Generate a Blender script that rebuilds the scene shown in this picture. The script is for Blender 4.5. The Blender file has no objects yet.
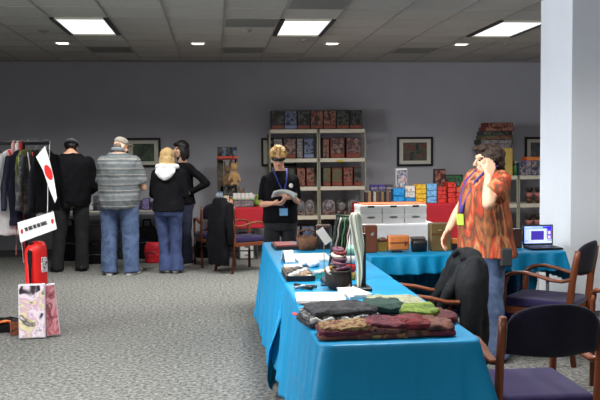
import bpy, bmesh, math, random
from mathutils import Vector, Matrix, Euler, noise
R = math.radians
scene = bpy.context.scene
COL = scene.collection
PI = math.pi

# ------------------------------------------------------------------ camera
CAMH, FPX = 1.55, 830.0
cam_d = bpy.data.cameras.new('camera'); cam = bpy.data.objects.new('camera', cam_d); COL.objects.link(cam)
CROT = Matrix.Rotation(-R(5.85), 3, 'Z') @ Matrix.Rotation(R(90 - 3.24), 3, 'X') @ Matrix.Rotation(R(-0.55), 3, 'Z')
cam.matrix_world = Matrix.Translation((0, 0, CAMH)) @ CROT.to_4x4()
cam_d.sensor_width = 36.0; cam_d.lens = FPX * 36.0 / 600.0; cam_d.clip_end = 100
scene.camera = cam

def _ray(u, v): return CROT @ Vector(((u - 300) / FPX, (200 - v) / FPX, -1))
def at(u, v, y):                      # measured point on the vertical plane at depth y
    d = _ray(u, v); t = y / d.y
    return Vector((d.x * t, y, CAMH + d.z * t))
def on(u, v, z):                      # measured point on the level plane at height z
    d = _ray(u, v); t = (z - CAMH) / d.z
    return Vector((d.x * t, d.y * t, z))

# ------------------------------------------------------------------ materials
def lin(c):
    c = c / 255.0
    return c / 12.92 if c <= 0.04045 else ((c + 0.055) / 1.055) ** 2.4
def sh(*c): return (lin(c[0]), lin(c[1]), lin(c[2]), 1)
_M = {}
def mat(name, c, rough=0.7, var=0.12, scale=8.0, bump=0.0, bscale=60.0, metal=0.0, emit=None, sheen=0.0, spec=0.4, stretch=(1, 1, 1)):
    if name in _M: return _M[name]
    m = bpy.data.materials.new(name); m.use_nodes = True
    nt = m.node_tree; b = nt.nodes['Principled BSDF']
    b.inputs['Roughness'].default_value = rough; b.inputs['Metallic'].default_value = metal
    b.inputs['Specular IOR Level'].default_value = spec
    if sheen: b.inputs['Sheen Weight'].default_value = sheen
    tc = nt.nodes.new('ShaderNodeTexCoord'); mp = nt.nodes.new('ShaderNodeMapping')
    mp.inputs['Scale'].default_value = stretch
    nt.links.new(tc.outputs['Object'], mp.inputs['Vector'])
    if var:
        n = nt.nodes.new('ShaderNodeTexNoise'); n.inputs['Scale'].default_value = scale; n.inputs['Detail'].default_value = 5
        nt.links.new(mp.outputs[0], n.inputs['Vector'])
        r = nt.nodes.new('ShaderNodeValToRGB')
        C = sh(*c)
        r.color_ramp.elements[0].position = 0.3; r.color_ramp.elements[1].position = 0.7
        r.color_ramp.elements[0].color = tuple(x * (1 - var) for x in C[:3]) + (1,)
        r.color_ramp.elements[1].color = tuple(min(1, x * (1 + var)) for x in C[:3]) + (1,)
        nt.links.new(n.outputs['Fac'], r.inputs['Fac']); nt.links.new(r.outputs['Color'], b.inputs['Base Color'])
    else:
        b.inputs['Base Color'].default_value = sh(*c)
    if bump:
        n2 = nt.nodes.new('ShaderNodeTexNoise'); n2.inputs['Scale'].default_value = bscale; n2.inputs['Detail'].default_value = 3
        nt.links.new(mp.outputs[0], n2.inputs['Vector'])
        bp = nt.nodes.new('ShaderNodeBump'); bp.inputs['Strength'].default_value = bump; bp.inputs['Distance'].default_value = 0.01
        nt.links.new(n2.outputs['Fac'], bp.inputs['Height']); nt.links.new(bp.outputs['Normal'], b.inputs['Normal'])
    if emit:
        b.inputs['Emission Color'].default_value = sh(*c); b.inputs['Emission Strength'].default_value = emit
    _M[name] = m
    return m

def art(name, cols, scale=14.0, rough=0.45, detail=2.0, distort=0.6, stretch=(1, 1, 1), rnd=True):
    """printed surface: blotches of several inks, shifted per object"""
    if name in _M: return _M[name]
    m = bpy.data.materials.new(name); m.use_nodes = True
    nt = m.node_tree; b = nt.nodes['Principled BSDF']; b.inputs['Roughness'].default_value = rough
    tc = nt.nodes.new('ShaderNodeTexCoord'); mp = nt.nodes.new('ShaderNodeMapping'); mp.inputs['Scale'].default_value = stretch
    nt.links.new(tc.outputs['Object'], mp.inputs['Vector'])
    vec = mp.outputs[0]
    if rnd:
        oi = nt.nodes.new('ShaderNodeObjectInfo'); ml = nt.nodes.new('ShaderNodeMath'); ml.operation = 'MULTIPLY'; ml.inputs[1].default_value = 37.0
        nt.links.new(oi.outputs['Random'], ml.inputs[0])
        ad = nt.nodes.new('ShaderNodeVectorMath'); ad.operation = 'ADD'
        nt.links.new(vec, ad.inputs[0]); nt.links.new(ml.outputs[0], ad.inputs[1]); vec = ad.outputs[0]
    n = nt.nodes.new('ShaderNodeTexNoise'); n.inputs['Scale'].default_value = scale; n.inputs['Detail'].default_value = detail
    n.inputs['Distortion'].default_value = distort
    nt.links.new(vec, n.inputs['Vector'])
    r = nt.nodes.new('ShaderNodeValToRGB'); r.color_ramp.interpolation = 'LINEAR'
    k = len(cols)
    els = r.color_ramp.elements
    while len(els) < k: els.new(0.5)
    for i, c in enumerate(cols):
        els[i].position = 0.30 + 0.40 * i / max(1, k - 1); els[i].color = sh(*c)
    nt.links.new(n.outputs['Fac'], r.inputs['Fac']); nt.links.new(r.outputs['Color'], b.inputs['Base Color'])
    _M[name] = m
    return m

def stripes_mat(name, bands, period, rough=0.85):
    """horizontal woven stripes along object Z"""
    m = bpy.data.materials.new(name); m.use_nodes = True
    nt = m.node_tree; b = nt.nodes['Principled BSDF']; b.inputs['Roughness'].default_value = rough
    tc = nt.nodes.new('ShaderNodeTexCoord'); sp = nt.nodes.new('ShaderNodeSeparateXYZ'); nt.links.new(tc.outputs['Object'], sp.inputs[0])
    n = nt.nodes.new('ShaderNodeTexNoise'); n.inputs['Scale'].default_value = 5; nt.links.new(tc.outputs['Object'], n.inputs['Vector'])
    a = nt.nodes.new('ShaderNodeMath'); a.operation = 'MULTIPLY_ADD'; a.inputs[1].default_value = 0.03
    nt.links.new(n.outputs['Fac'], a.inputs[0]); nt.links.new(sp.outputs['Z'], a.inputs[2])
    d = nt.nodes.new('ShaderNodeMath'); d.operation = 'DIVIDE'; d.inputs[1].default_value = period; nt.links.new(a.outputs[0], d.inputs[0])
    f = nt.nodes.new('ShaderNodeMath'); f.operation = 'FRACT'; nt.links.new(d.outputs[0], f.inputs[0])
    r = nt.nodes.new('ShaderNodeValToRGB'); els = r.color_ramp.elements
    r.color_ramp.interpolation = 'CONSTANT'
    while len(els) < len(bands): els.new(0.5)
    for i, (p, c) in enumerate(bands): els[i].position = p; els[i].color = sh(*c)
    nt.links.new(f.outputs[0], r.inputs['Fac']); nt.links.new(r.outputs['Color'], b.inputs['Base Color'])
    return m

def tile_ceiling_mat():
    m = bpy.data.materials.new('ceiling_tile'); m.use_nodes = True
    nt = m.node_tree; b = nt.nodes['Principled BSDF']; b.inputs['Roughness'].default_value = 0.95
    tc = nt.nodes.new('ShaderNodeTexCoord')
    n = nt.nodes.new('ShaderNodeTexNoise'); n.inputs['Scale'].default_value = 90; n.inputs['Detail'].default_value = 4; nt.links.new(tc.outputs['Object'], n.inputs['Vector'])
    r = nt.nodes.new('ShaderNodeValToRGB'); r.color_ramp.elements[0].position = 0.35; r.color_ramp.elements[0].color = sh(138, 136, 130)
    r.color_ramp.elements[1].position = 0.6; r.color_ramp.elements[1].color = sh(182, 180, 173)
    # each tile a slightly different tone
    sc = nt.nodes.new('ShaderNodeVectorMath'); sc.operation = 'MULTIPLY_ADD'
    sc.inputs[1].default_value = (1 / 0.607, 1 / 0.607, 0); sc.inputs[2].default_value = (1.70 / 0.607, -9.0 / 0.607 + 40, 0)
    nt.links.new(tc.outputs['Object'], sc.inputs[0])
    fl = nt.nodes.new('ShaderNodeVectorMath'); fl.operation = 'FLOOR'; nt.links.new(sc.outputs[0], fl.inputs[0])
    w = nt.nodes.new('ShaderNodeTexWhiteNoise'); nt.links.new(fl.outputs[0], w.inputs['Vector'])
    mr = nt.nodes.new('ShaderNodeMapRange'); mr.inputs['To Min'].default_value = 0.9; mr.inputs['To Max'].default_value = 1.05
    nt.links.new(w.outputs['Value'], mr.inputs['Value'])
    mx = nt.nodes.new('ShaderNodeVectorMath'); mx.operation = 'SCALE'
    nt.links.new(r.outputs['Color'], mx.inputs[0]); nt.links.new(mr.outputs[0], mx.inputs['Scale'])
    nt.links.new(n.outputs['Fac'], r.inputs['Fac']); nt.links.new(mx.outputs[0], b.inputs['Base Color'])
    return m

def carpet_mat():
    m = bpy.data.materials.new('speckled_carpet'); m.use_nodes = True
    nt = m.node_tree; b = nt.nodes['Principled BSDF']; b.inputs['Roughness'].default_value = 1.0; b.inputs['Specular IOR Level'].default_value = 0.05
    tc = nt.nodes.new('ShaderNodeTexCoord')
    n = nt.nodes.new('ShaderNodeTexNoise'); n.inputs['Scale'].default_value = 34; n.inputs['Detail'].default_value = 6; n.inputs['Roughness'].default_value = 0.75
    nt.links.new(tc.outputs['Object'], n.inputs['Vector'])
    r = nt.nodes.new('ShaderNodeValToRGB'); e = r.color_ramp.elements
    e[0].position = 0.36; e[0].color = sh(66, 66, 64); e[1].position = 0.64; e[1].color = sh(154, 154, 150)
    x = e.new(0.5); x.color = sh(114, 114, 111)
    nt.links.new(n.outputs['Fac'], r.inputs['Fac'])
    n3 = nt.nodes.new('ShaderNodeTexNoise'); n3.inputs['Scale'].default_value = 0.8; nt.links.new(tc.outputs['Object'], n3.inputs['Vector'])
    mr = nt.nodes.new('ShaderNodeMapRange'); mr.inputs['To Min'].default_value = 0.88; mr.inputs['To Max'].default_value = 1.1; nt.links.new(n3.outputs['Fac'], mr.inputs['Value'])
    mx = nt.nodes.new('ShaderNodeVectorMath'); mx.operation = 'SCALE'; nt.links.new(r.outputs['Color'], mx.inputs[0]); nt.links.new(mr.outputs[0], mx.inputs['Scale'])
    nt.links.new(mx.outputs[0], b.inputs['Base Color'])
    bp = nt.nodes.new('ShaderNodeBump'); bp.inputs['Strength'].default_value = 0.5; bp.inputs['Distance'].default_value = 0.01
    nt.links.new(n.outputs['Fac'], bp.inputs['Height']); nt.links.new(bp.outputs['Normal'], b.inputs['Normal'])
    return m

# ------------------------------------------------------------------ mesh building
class MB:
    def __init__(s): s.bm = bmesh.new()
    def box(s, c, d, rot=None, bev=0.0, seg=1):
        M = Matrix.Translation(Vector(c)) @ (rot.to_matrix().to_4x4() if rot else Matrix.Identity(4)) @ Matrix.Diagonal((d[0], d[1], d[2], 1))
        r = bmesh.ops.create_cube(s.bm, size=1.0, matrix=M)
        if bev:
            es = list({e for v in r['verts'] for e in v.link_edges})
            bmesh.ops.bevel(s.bm, geom=es, offset=bev, segments=seg, affect='EDGES', profile=0.5)
        return s
    def ell(s, c, r, rot=None, u=20, v=12):
        M = Matrix.Translation(Vector(c)) @ (rot.to_matrix().to_4x4() if rot else Matrix.Identity(4)) @ Matrix.Diagonal((r[0], r[1], r[2], 1))
        bmesh.ops.create_uvsphere(s.bm, u_segments=u, v_segments=v, radius=1.0, matrix=M)
        return s
    def cone(s, a, b, ra, rb, seg=14):
        a, b = Vector(a), Vector(b); d = b - a
        q = d.to_track_quat('Z', 'Y').to_matrix().to_4x4()
        M = Matrix.Translation((a + b) / 2) @ q
        bmesh.ops.create_cone(s.bm, cap_ends=True, segments=seg, radius1=ra, radius2=rb, depth=d.length, matrix=M)
        return s
    def limb(s, pts, rs, seg=14, open_end=False, open_start=False):
        pts = [Vector(p) for p in pts]
        for i in range(len(pts) - 1): s.cone(pts[i], pts[i + 1], rs[i], rs[i + 1], seg)
        for i, p in enumerate(pts):
            if (i == 0 and open_start) or (i == len(pts) - 1 and open_end): continue
            s.ell(p, (rs[i],) * 3, u=seg, v=8)
        return s
    def tube(s, pts, r, seg=8, closed=False):
        """one swept tube through pts; r a number or a list; elliptical (a,b) allowed"""
        pts = [Vector(p) for p in pts]; n = len(pts); rings = []
        up = Vector((0, 0, 1))
        for i, p in enumerate(pts):
            t = (pts[min(i + 1, n - 1)] - pts[max(i - 1, 0)]).normalized()
            a = t.cross(up)
            if a.length < 1e-3: a = t.cross(Vector((1, 0, 0)))
            a.normalize(); b = a.cross(t).normalized()
            ri = r[i] if isinstance(r, list) else r
            ra, rb = ri if isinstance(ri, tuple) else (ri, ri)
            rings.append([s.bm.verts.new(p + a * ra * math.cos(2 * PI * k / seg) + b * rb * math.sin(2 * PI * k / seg)) for k in range(seg)])
        for i in range(n - 1):
            for k in range(seg):
                s.bm.faces.new((rings[i][k], rings[i][(k + 1) % seg], rings[i + 1][(k + 1) % seg], rings[i + 1][k]))
        s.bm.faces.new(rings[0][::-1]); s.bm.faces.new(rings[-1])
        return s
    def loft(s, rings, seg=28, pw=2.0):
        """rings: (cx,cy,cz,rx,ry) level rings bottom to top"""
        vs = []
        for (cx, cy, cz, rx, ry) in rings:
            row = []
            for k in range(seg):
                t = 2 * PI * k / seg; c, q = math.cos(t), math.sin(t)
                e = 2.0 / pw
                row.append(s.bm.verts.new((cx + rx * math.copysign(abs(c) ** e, c), cy + ry * math.copysign(abs(q) ** e, q), cz)))
            vs.append(row)
        for i in range(len(vs) - 1):
            for k in range(seg):
                s.bm.faces.new((vs[i][k], vs[i][(k + 1) % seg], vs[i + 1][(k + 1) % seg], vs[i + 1][k]))
        s.bm.faces.new(vs[0][::-1]); s.bm.faces.new(vs[-1])
        return s
    def prism(s, poly, thick, M=None):
        """poly: 2D (x,z) outline extruded along y by thick"""
        M = M or Matrix.Identity(4)
        a = [s.bm.verts.new(M @ Vector((x, -thick / 2, z))) for x, z in poly]
        b = [s.bm.verts.new(M @ Vector((x, thick / 2, z))) for x, z in poly]
        n = len(poly)
        s.bm.faces.new(a); s.bm.faces.new(b[::-1])
        for i in range(n): s.bm.faces.new((a[i], b[i], b[(i + 1) % n], a[(i + 1) % n]))
        return s
    def grid(s, f, nu, nv, thick=None):
        vs = [[s.bm.verts.new(f(i / nu, j / nv)) for j in range(nv + 1)] for i in range(nu + 1)]
        for i in range(nu):
            for j in range(nv):
                s.bm.faces.new((vs[i][j], vs[i + 1][j], vs[i + 1][j + 1], vs[i][j + 1]))
        return s
    def build(s, name, material, parent=None, smooth=False, mods=None):
        bmesh.ops.recalc_face_normals(s.bm, faces=s.bm.faces)
        me = bpy.data.meshes.new(name); s.bm.to_mesh(me); s.bm.free()
        me.materials.append(material)
        if smooth:
            for p in me.polygons: p.use_smooth = True
        o = bpy.data.objects.new(name, me); COL.objects.link(o)
        if parent: o.parent = parent
        return o
    def sculpt(s, name, material, parent=None, voxel=0.01, smooth=4, fold=0.0, ffreq=(9, 9, 4), seed=0, floor=None, cut=None):
        """fuse everything into one continuous skin"""
        me = bpy.data.meshes.new('tmp'); s.bm.to_mesh(me); s.bm.free()
        o = bpy.data.objects.new('tmp', me); COL.objects.link(o)
        md = o.modifiers.new('r', 'REMESH'); md.mode = 'VOXEL'; md.voxel_size = voxel; md.adaptivity = 0.0
        if smooth:
            sm = o.modifiers.new('s', 'SMOOTH'); sm.factor = 0.5; sm.iterations = smooth
        dg = bpy.context.evaluated_depsgraph_get()
        nm = bpy.data.meshes.new_from_object(o.evaluated_get(dg))
        bpy.data.objects.remove(o); bpy.data.meshes.remove(me)
        nm.name = name
        if fold or floor is not None:
            off = Vector((seed * 3.1, seed * 1.7, seed * 5.3))
            norms = [v.normal.copy() for v in nm.vertices]
            for v, nn in zip(nm.vertices, norms):
                if fold:
                    q = Vector((v.co.x * ffreq[0], v.co.y * ffreq[1], v.co.z * ffreq[2])) + off
                    d = noise.noise(q) + 0.5 * noise.noise(q * 2.3)
                    v.co += nn * d * fold
                if floor is not None and v.co.z < floor: v.co.z = floor
        nm.materials.clear(); nm.materials.append(material)
        for p in nm.polygons: p.use_smooth = True
        ob = bpy.data.objects.new(name, nm); COL.objects.link(ob)
        if parent: ob.parent = parent
        return ob

def tag(o, label=None, cat=None, group=None, kind=None):
    if label: o['label'] = label
    if cat: o['category'] = cat
    if group: o['group'] = group
    if kind: o['kind'] = kind
    return o
def thing(name, label, cat, loc=(0, 0, 0), rz=0.0, group=None):
    o = bpy.data.objects.new(name, None); COL.objects.link(o)
    o.location = loc; o.rotation_euler = (0, 0, rz); o.empty_display_size = 0.05
    return tag(o, label, cat, group)
def struct(o): o['kind'] = 'structure'; return o
def copy_tree(o, parent=None):
    c = o.copy(); COL.objects.link(c)
    if parent: c.parent = parent
    for ch in list(o.children): copy_tree(ch, c)
    return c
ORD = ['first', 'second', 'third', 'fourth', 'fifth', 'sixth', 'seventh', 'eighth', 'ninth', 'tenth', 'eleventh', 'twelfth']

# shared materials
wood = mat('chair_wood', (118, 62, 36), 0.35, 0.25, 6, 0.05, 40, stretch=(1, 1, 0.25))
fabric_navy = mat('seat_fabric_navy', (44, 36, 74), 0.95, 0.15, 60, 0.2, 300, sheen=0.2, spec=0.1)
fabric_dark = mat('back_fabric_dark', (26, 24, 38), 0.95, 0.15, 60, 0.2, 300, sheen=0.1, spec=0.1)
black = mat('black_plastic', (22, 22, 24), 0.45, 0.1)
black_cloth = mat('black_cloth', (20, 20, 23), 0.95, 0.2, 10, 0.3, 120, spec=0.1)
white_paper = mat('white_paper', (214, 211, 207), 0.8, 0.03)
cream = mat('cream_metal', (206, 198, 180), 0.5, 0.05)
satin = mat('blue_satin', (2, 126, 174), 0.45, 0.08, 3, 0.3, 16, spec=0.3)
satin_d = satin
redcloth = mat('red_cloth', (176, 30, 44), 0.8, 0.1, 4)
whitecloth = mat('white_cloth', (232, 230, 232), 0.85, 0.03)
steel = mat('grey_steel', (150, 150, 155), 0.35, 0.05, metal=0.8)
laminate = mat('pale_laminate', (190, 184, 172), 0.5, 0.06)
cardboard = mat('brown_cardboard', (160, 122, 78), 0.85, 0.08)
yellowcard = mat('yellow_cardboard', (190, 160, 84), 0.85, 0.08)
skin = mat('skin', (214, 160, 132), 0.55, 0.06, 20, spec=0.35)
skin2 = mat('skin_pale', (222, 176, 148), 0.55, 0.06, 20, spec=0.35)
eyewhite = mat('eye', (60, 46, 40), 0.2, 0)
lipm = mat('lips', (176, 96, 88), 0.5, 0)
P_FAR, P_MID, P_NEAR, P_DOWN, P_ADDED_SKY, EXPO = 77.0, 80.0, 52.0, 36.0, 200.0, 0.0
# ================================================================== the setting
WY = 13.1; CH = 3.0; GX, GY, G = -1.70, 9.0, 0.607
carpet = carpet_mat(); ctile = tile_ceiling_mat()
wallm = mat('grey_lavender_paint', (168, 168, 175), 0.9, 0.03, 3)
colm = mat('white_column_paint', (224, 227, 233), 0.85, 0.02, 3)
XL, XR, YF = -7.0, 6.6, -4.5
struct(MB().box(((XL + XR) / 2, (WY + YF) / 2, -0.05), (XR - XL, WY - YF, 0.1)).build('floor', carpet))
struct(MB().box(((XL + XR) / 2, (WY + YF) / 2, CH + 0.05), (XR - XL, WY - YF, 0.1)).build('ceiling', ctile))
struct(MB().box(((XL + XR) / 2, WY + 0.05, CH / 2), (XR - XL + 0.2, 0.1, CH)).build('wall_back', wallm))
struct(MB().box(((XL + XR) / 2, YF - 0.05, CH / 2), (XR - XL + 0.2, 0.1, CH)).build('wall_front', wallm))
# added window, out of view in the left wall, to brighten the column
WA, WB, WZ0, WZ1 = 1.6, 6.6, 0.9, 2.5
b = MB()
b.box((XL - 0.05, (YF + WA) / 2, CH / 2), (0.1, WA - YF, CH)); b.box((XL - 0.05, (WB + WY) / 2, CH / 2), (0.1, WY - WB, CH))
b.box((XL - 0.05, (WA + WB) / 2, WZ0 / 2), (0.1, WB - WA, WZ0)); b.box((XL - 0.05, (WA + WB) / 2, (WZ1 + CH) / 2), (0.1, WB - WA, CH - WZ1))
struct(b.build('wall_left', wallm))
b = MB()
for k in range(5): b.box((XL - 0.05, WA + (WB - WA) * k / 4, (WZ0 + WZ1) / 2), (0.08, 0.06, WZ1 - WZ0))
for z in (WZ0 + .03, WZ1 - .03): b.box((XL - 0.05, (WA + WB) / 2, z), (0.08, WB - WA, 0.06))
struct(b.build('added_window_1', mat('added_window_white', (214, 214, 214), .5, .03)))
tag(MB().box((XL - 0.45, (WA + WB) / 2, 1.6), (0.02, WB - WA + 2, 4)).build('added_sky_panel', mat('added_sky_glow', (226, 234, 250), .9, 0, emit=0.7)), kind='structure')  # glowing sheet added as sky behind the unseen window
l = bpy.data.lights.new('added_daylight', 'AREA'); l.shape = 'RECTANGLE'; l.size = WB - WA - .6; l.size_y = 1.4; l.energy = P_ADDED_SKY; l.color = (0.92, 0.96, 1.0); l.spread = R(64)  # added lamp with narrow spread, aimed at the column's left side
o = bpy.data.objects.new('added_daylight', l); COL.objects.link(o); o.location = (XL + .02, (WA + WB) / 2, (WZ0 + WZ1) / 2); o.rotation_euler = (Vector((3.165, 7.5, 1.75)) - o.location).to_track_quat('-Z', 'Z').to_euler()
struct(MB().box((XR + 0.05, (WY + YF) / 2, CH / 2), (0.1, WY - YF, CH)).build('wall_right', wallm))
struct(MB().box((3.165 + 0.33, 7.485, CH / 2), (0.66, 0.71, CH), bev=0.004).build('wall_column', colm))
basem = mat('grey_vinyl_base', (84, 82, 86), 0.6, 0.05)
struct(MB().box(((XL + XR) / 2, WY - 0.006, 0.05), (XR - XL, 0.012, 0.1)).build('baseboard_back', basem))
b = MB(); 
for c, d in (((3.165 + 0.33, 7.124, 0.05), (0.684, 0.012, 0.1)), ((3.159, 7.485, 0.05), (0.012, 0.734, 0.1))): b.box(c, d)
struct(b.build('baseboard_column', basem))
# suspended grid
gridm = mat('ceiling_grid_metal', (138, 134, 129), 0.6, 0)
b = MB()
x = GX - 8 * G
while x < XR:
    if x > XL: b.box((x, (WY + YF) / 2, CH - 0.003), (0.02, WY - YF, 0.006))
    x += G
y = GY - 22 * G; c2 = MB()
while y < WY:
    if y > YF: c2.box(((XL + XR) / 2, y, CH - 0.0025), (XR - XL, 0.012, 0.005))
    y += G
struct(c2.build('trim_2', mat('ceiling_cross_tee', (158, 155, 149), 0.8, 0)))
b.box(((XL + XR) / 2, WY - 0.012, CH - 0.012), (XR - XL, 0.024, 0.024))
struct(b.build('trim_1', gridm))

# ------------------------------------------------------------------ ceiling fittings
diff = mat('lit_diffuser', (246, 250, 252), 0.5, 0, emit=1.05)
housing = mat('light_housing_dark', (34, 32, 32), 0.5, 0)
lblade = mat('light_louver', (205, 208, 210), 0.4, 0, emit=0.8)
def area(loc, sx, sy, power, col=(1.0, 0.99, 0.945), spread=150):
    l = bpy.data.lights.new('lamp_light', 'AREA'); l.shape = 'RECTANGLE'; l.size = sx; l.size_y = sy
    l.energy = power; l.color = col; l.spread = R(spread)
    o = bpy.data.objects.new('lamp_light', l); COL.objects.link(o); o.location = loc
    return o
fixt = thing('ceiling_light', 'fluorescent troffer over the striped man', 'ceiling light')
for sx in (-1, 1): MB().box((sx * 0.277, 0, -0.012), (0.05, G * 2 - 0.01, 0.024)).build('side_rail', housing, fixt)
for sy in (-1, 1): MB().box((0, sy * (G - 0.018), -0.012), (0.504, 0.026, 0.024)).build('end_rail', cream, fixt)
MB().box((0, 0, -0.008), (0.505, G * 2 - 0.10, 0.008)).build('diffuser', diff, fixt)
b = MB()
for k in range(1, 6): b.box((0, -G + 0.03 + k * (2 * G - 0.06) / 6, -0.014), (0.50, 0.012, 0.006))
b.build('louver', lblade, fixt)
LIGHTS = []
names = {(0, 0): 'lit fluorescent ceiling panel furthest left, above the man in the striped shirt', (4, 0): 'lit fluorescent ceiling panel above the tall shelving and the man with papers', (8, 0): 'lit fluorescent ceiling panel furthest right, beside the white column'}
first = True
for ry in (0, -8, -16):
    for cx in (-4, 0, 4, 8):
        if ry == 0 and cx == -4: continue
        X = GX + (cx + 0.5) * G; Y = GY + G + ry * G
        o = fixt if first else copy_tree(fixt)
        first = False
        o.location = (X, Y, CH)
        o['label'] = names.get((cx, ry), 'lit fluorescent ceiling panel nearer than the frame, over the booth')
        o['group'] = 'fluorescent ceiling panels' if ry == 0 else 'fluorescent panels nearer the camera'
        LIGHTS.append((X, Y, ry))
for (X, Y, ry) in LIGHTS:
    area((X, Y, CH - 0.04), 0.5, 1.1, {0: P_FAR, -8: P_MID if X < 2 else P_MID * .45, -16: P_NEAR if X < 2 else P_NEAR * .75}[ry])
# recessed square downlights
dl = thing('downlight', '', 'downlight')
b = MB()
for sx, sy, w, d in ((-1, 0, .02, .2), (1, 0, .02, .2), (0, -1, .2, .02), (0, 1, .2, .02)): b.box((sx * .09, sy * .09, -.006), (w, d, .012))
b.build('trim_ring', cream, dl)
MB().loft([(0, 0, -0.012, 0.07, 0.07), (0, 0, -0.003, 0.085, 0.085)], 20).build('lens', mat('downlight_glow', (255, 252, 245), 0.4, 0, emit=5.0), dl)
for i, (X, Y) in enumerate(((-1.926, 11.06), (-0.191, 11.04), (1.571, 11.0), (3.338, 11.03))):
    o = dl if i == 0 else copy_tree(dl)
    o.location = (X, Y, CH)
    o['label'] = ['small lit square downlight furthest left on the ceiling', 'small lit square downlight above the two women by the wall tables', 'small lit square downlight above the tall shelving', 'small lit square downlight nearest the white column'][i]
    o['group'] = 'recessed downlights'
    l = bpy.data.lights.new('downlight_lamp', 'SPOT'); l.energy = P_DOWN; l.spot_size = R(110); l.spot_blend = 0.8; l.shadow_soft_size = 0.07; l.color = (1, 0.97, 0.92)
    lo = bpy.data.objects.new('downlight_lamp', l); COL.objects.link(lo); lo.location = (X, Y, CH - 0.03)
# air vents
ventm = mat('vent_grey', (138, 135, 129), 0.8, 0.05); ventd = mat("vent_slat", (136, 133, 127), 0.6, 0.05)
vt = thing('ceiling_vent', '', 'air vent')
MB().box((0, 0, -0.004), (G - 0.02, G - 0.02, 0.008)).build('backing', ventm, vt)
b = MB()
for k in range(9): b.box((0, -0.25 + k * 0.0625, -0.012), (G - 0.06, 0.03, 0.004), Euler((0.12, 0, 0)))
b.build('louver', ventd, vt)
for i, (cx, cy, lab) in enumerate(((0, 4, 'dark square ceiling vent furthest left, behind the left light panel'), (3, 0, 'dark square ceiling vent nearest, beside the middle light panel'), (7, 4, 'dark square ceiling vent furthest right, between two downlights'), (3, 4, 'faint square ceiling vent in the row close to the back wall, second from left'), (4, -2, 'dark square ceiling vent cut by the top edge of the picture'))):
    o = vt if i == 0 else copy_tree(vt)
    o.location = (GX + (cx + .5) * G, GY + (cy + .5) * G, CH); o['label'] = lab; o['group'] = 'ceiling vents'
for i, (u, v, lab) in enumerate(((44, 31, 'small dark ceiling sprinkler left of the leftmost light panel'), (247, 30, 'small dark ceiling sprinkler left of the middle light panel'), (304, 40, 'small dark ceiling sprinkler beside the downlight over the shelving'), (507, 43, 'small dark ceiling sprinkler beside the rightmost downlight'))):
    p = on(u, v, CH)
    o = MB().loft([(0, 0, -0.03, 0.012, 0.012), (0, 0, -0.022, 0.035, 0.035), (0, 0, -0.012, 0.05, 0.05), (0, 0, 0, 0.06, 0.06)], 20).build('ceiling_sprinkler', ventm, None, True)
    o.location = (p.x, p.y, CH); tag(o, lab, 'sprinkler', 'ceiling sprinklers')

# ------------------------------------------------------------------ framed pictures on the back wall
framem = mat('black_frame', (18, 17, 18), 0.35, 0); matb = mat('cream_mat_board', (206, 204, 192), 0.9, 0.02)
def picture(u0, v0, u1, v1, label, cols, seed):
    a, c = at(u0, v0, WY - .02), at(u1, v1, WY - .02)
    X, Z, w, h = (a.x + c.x) / 2, (a.z + c.z) / 2, abs(c.x - a.x), abs(a.z - c.z)
    t = thing('picture_frame', label, 'framed picture', (X, WY, Z), 0, 'framed pictures on the back wall')
    b = MB(); f = 0.035
    for cx, cz, ww, hh in ((0, h / 2 - f / 2, w, f), (0, -h / 2 + f / 2, w, f), (-w / 2 + f / 2, 0, f, h - 2 * f), (w / 2 - f / 2, 0, f, h - 2 * f)): b.box((cx, -0.015, cz), (ww, 0.03, hh))
    b.build('frame', framem, t)
    MB().box((0, -0.008, 0), (w - 2 * f, 0.01, h - 2 * f)).build('mat_board', matb, t)
    MB().box((0, -0.014, 0), (w - 2 * f - 0.13, 0.004, h - 2 * f - 0.11)).build('print', art('picture_print_%d' % seed, cols, 9, 0.5, 4), t)
picture(126, 138, 161, 167, 'framed green landscape print on the wall between the striped man and the blonde woman', [(28, 40, 30), (48, 66, 44), (62, 84, 58), (40, 50, 40)], 1)
picture(261, 138, 296, 166, 'framed print mostly hidden behind the head of the man with papers', [(30, 40, 34), (60, 70, 54), (90, 90, 80)], 2)
picture(397, 137, 433, 166, 'framed dark print with a red spot, alone on the wall above the red table', [(24, 28, 26), (44, 54, 46), (74, 84, 74), (120, 50, 40), (40, 48, 42)], 3)
picture(525, 137, 559, 162, 'framed print partly behind the white column', [(60, 60, 62), (92, 92, 94), (120, 120, 120)], 4)

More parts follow.
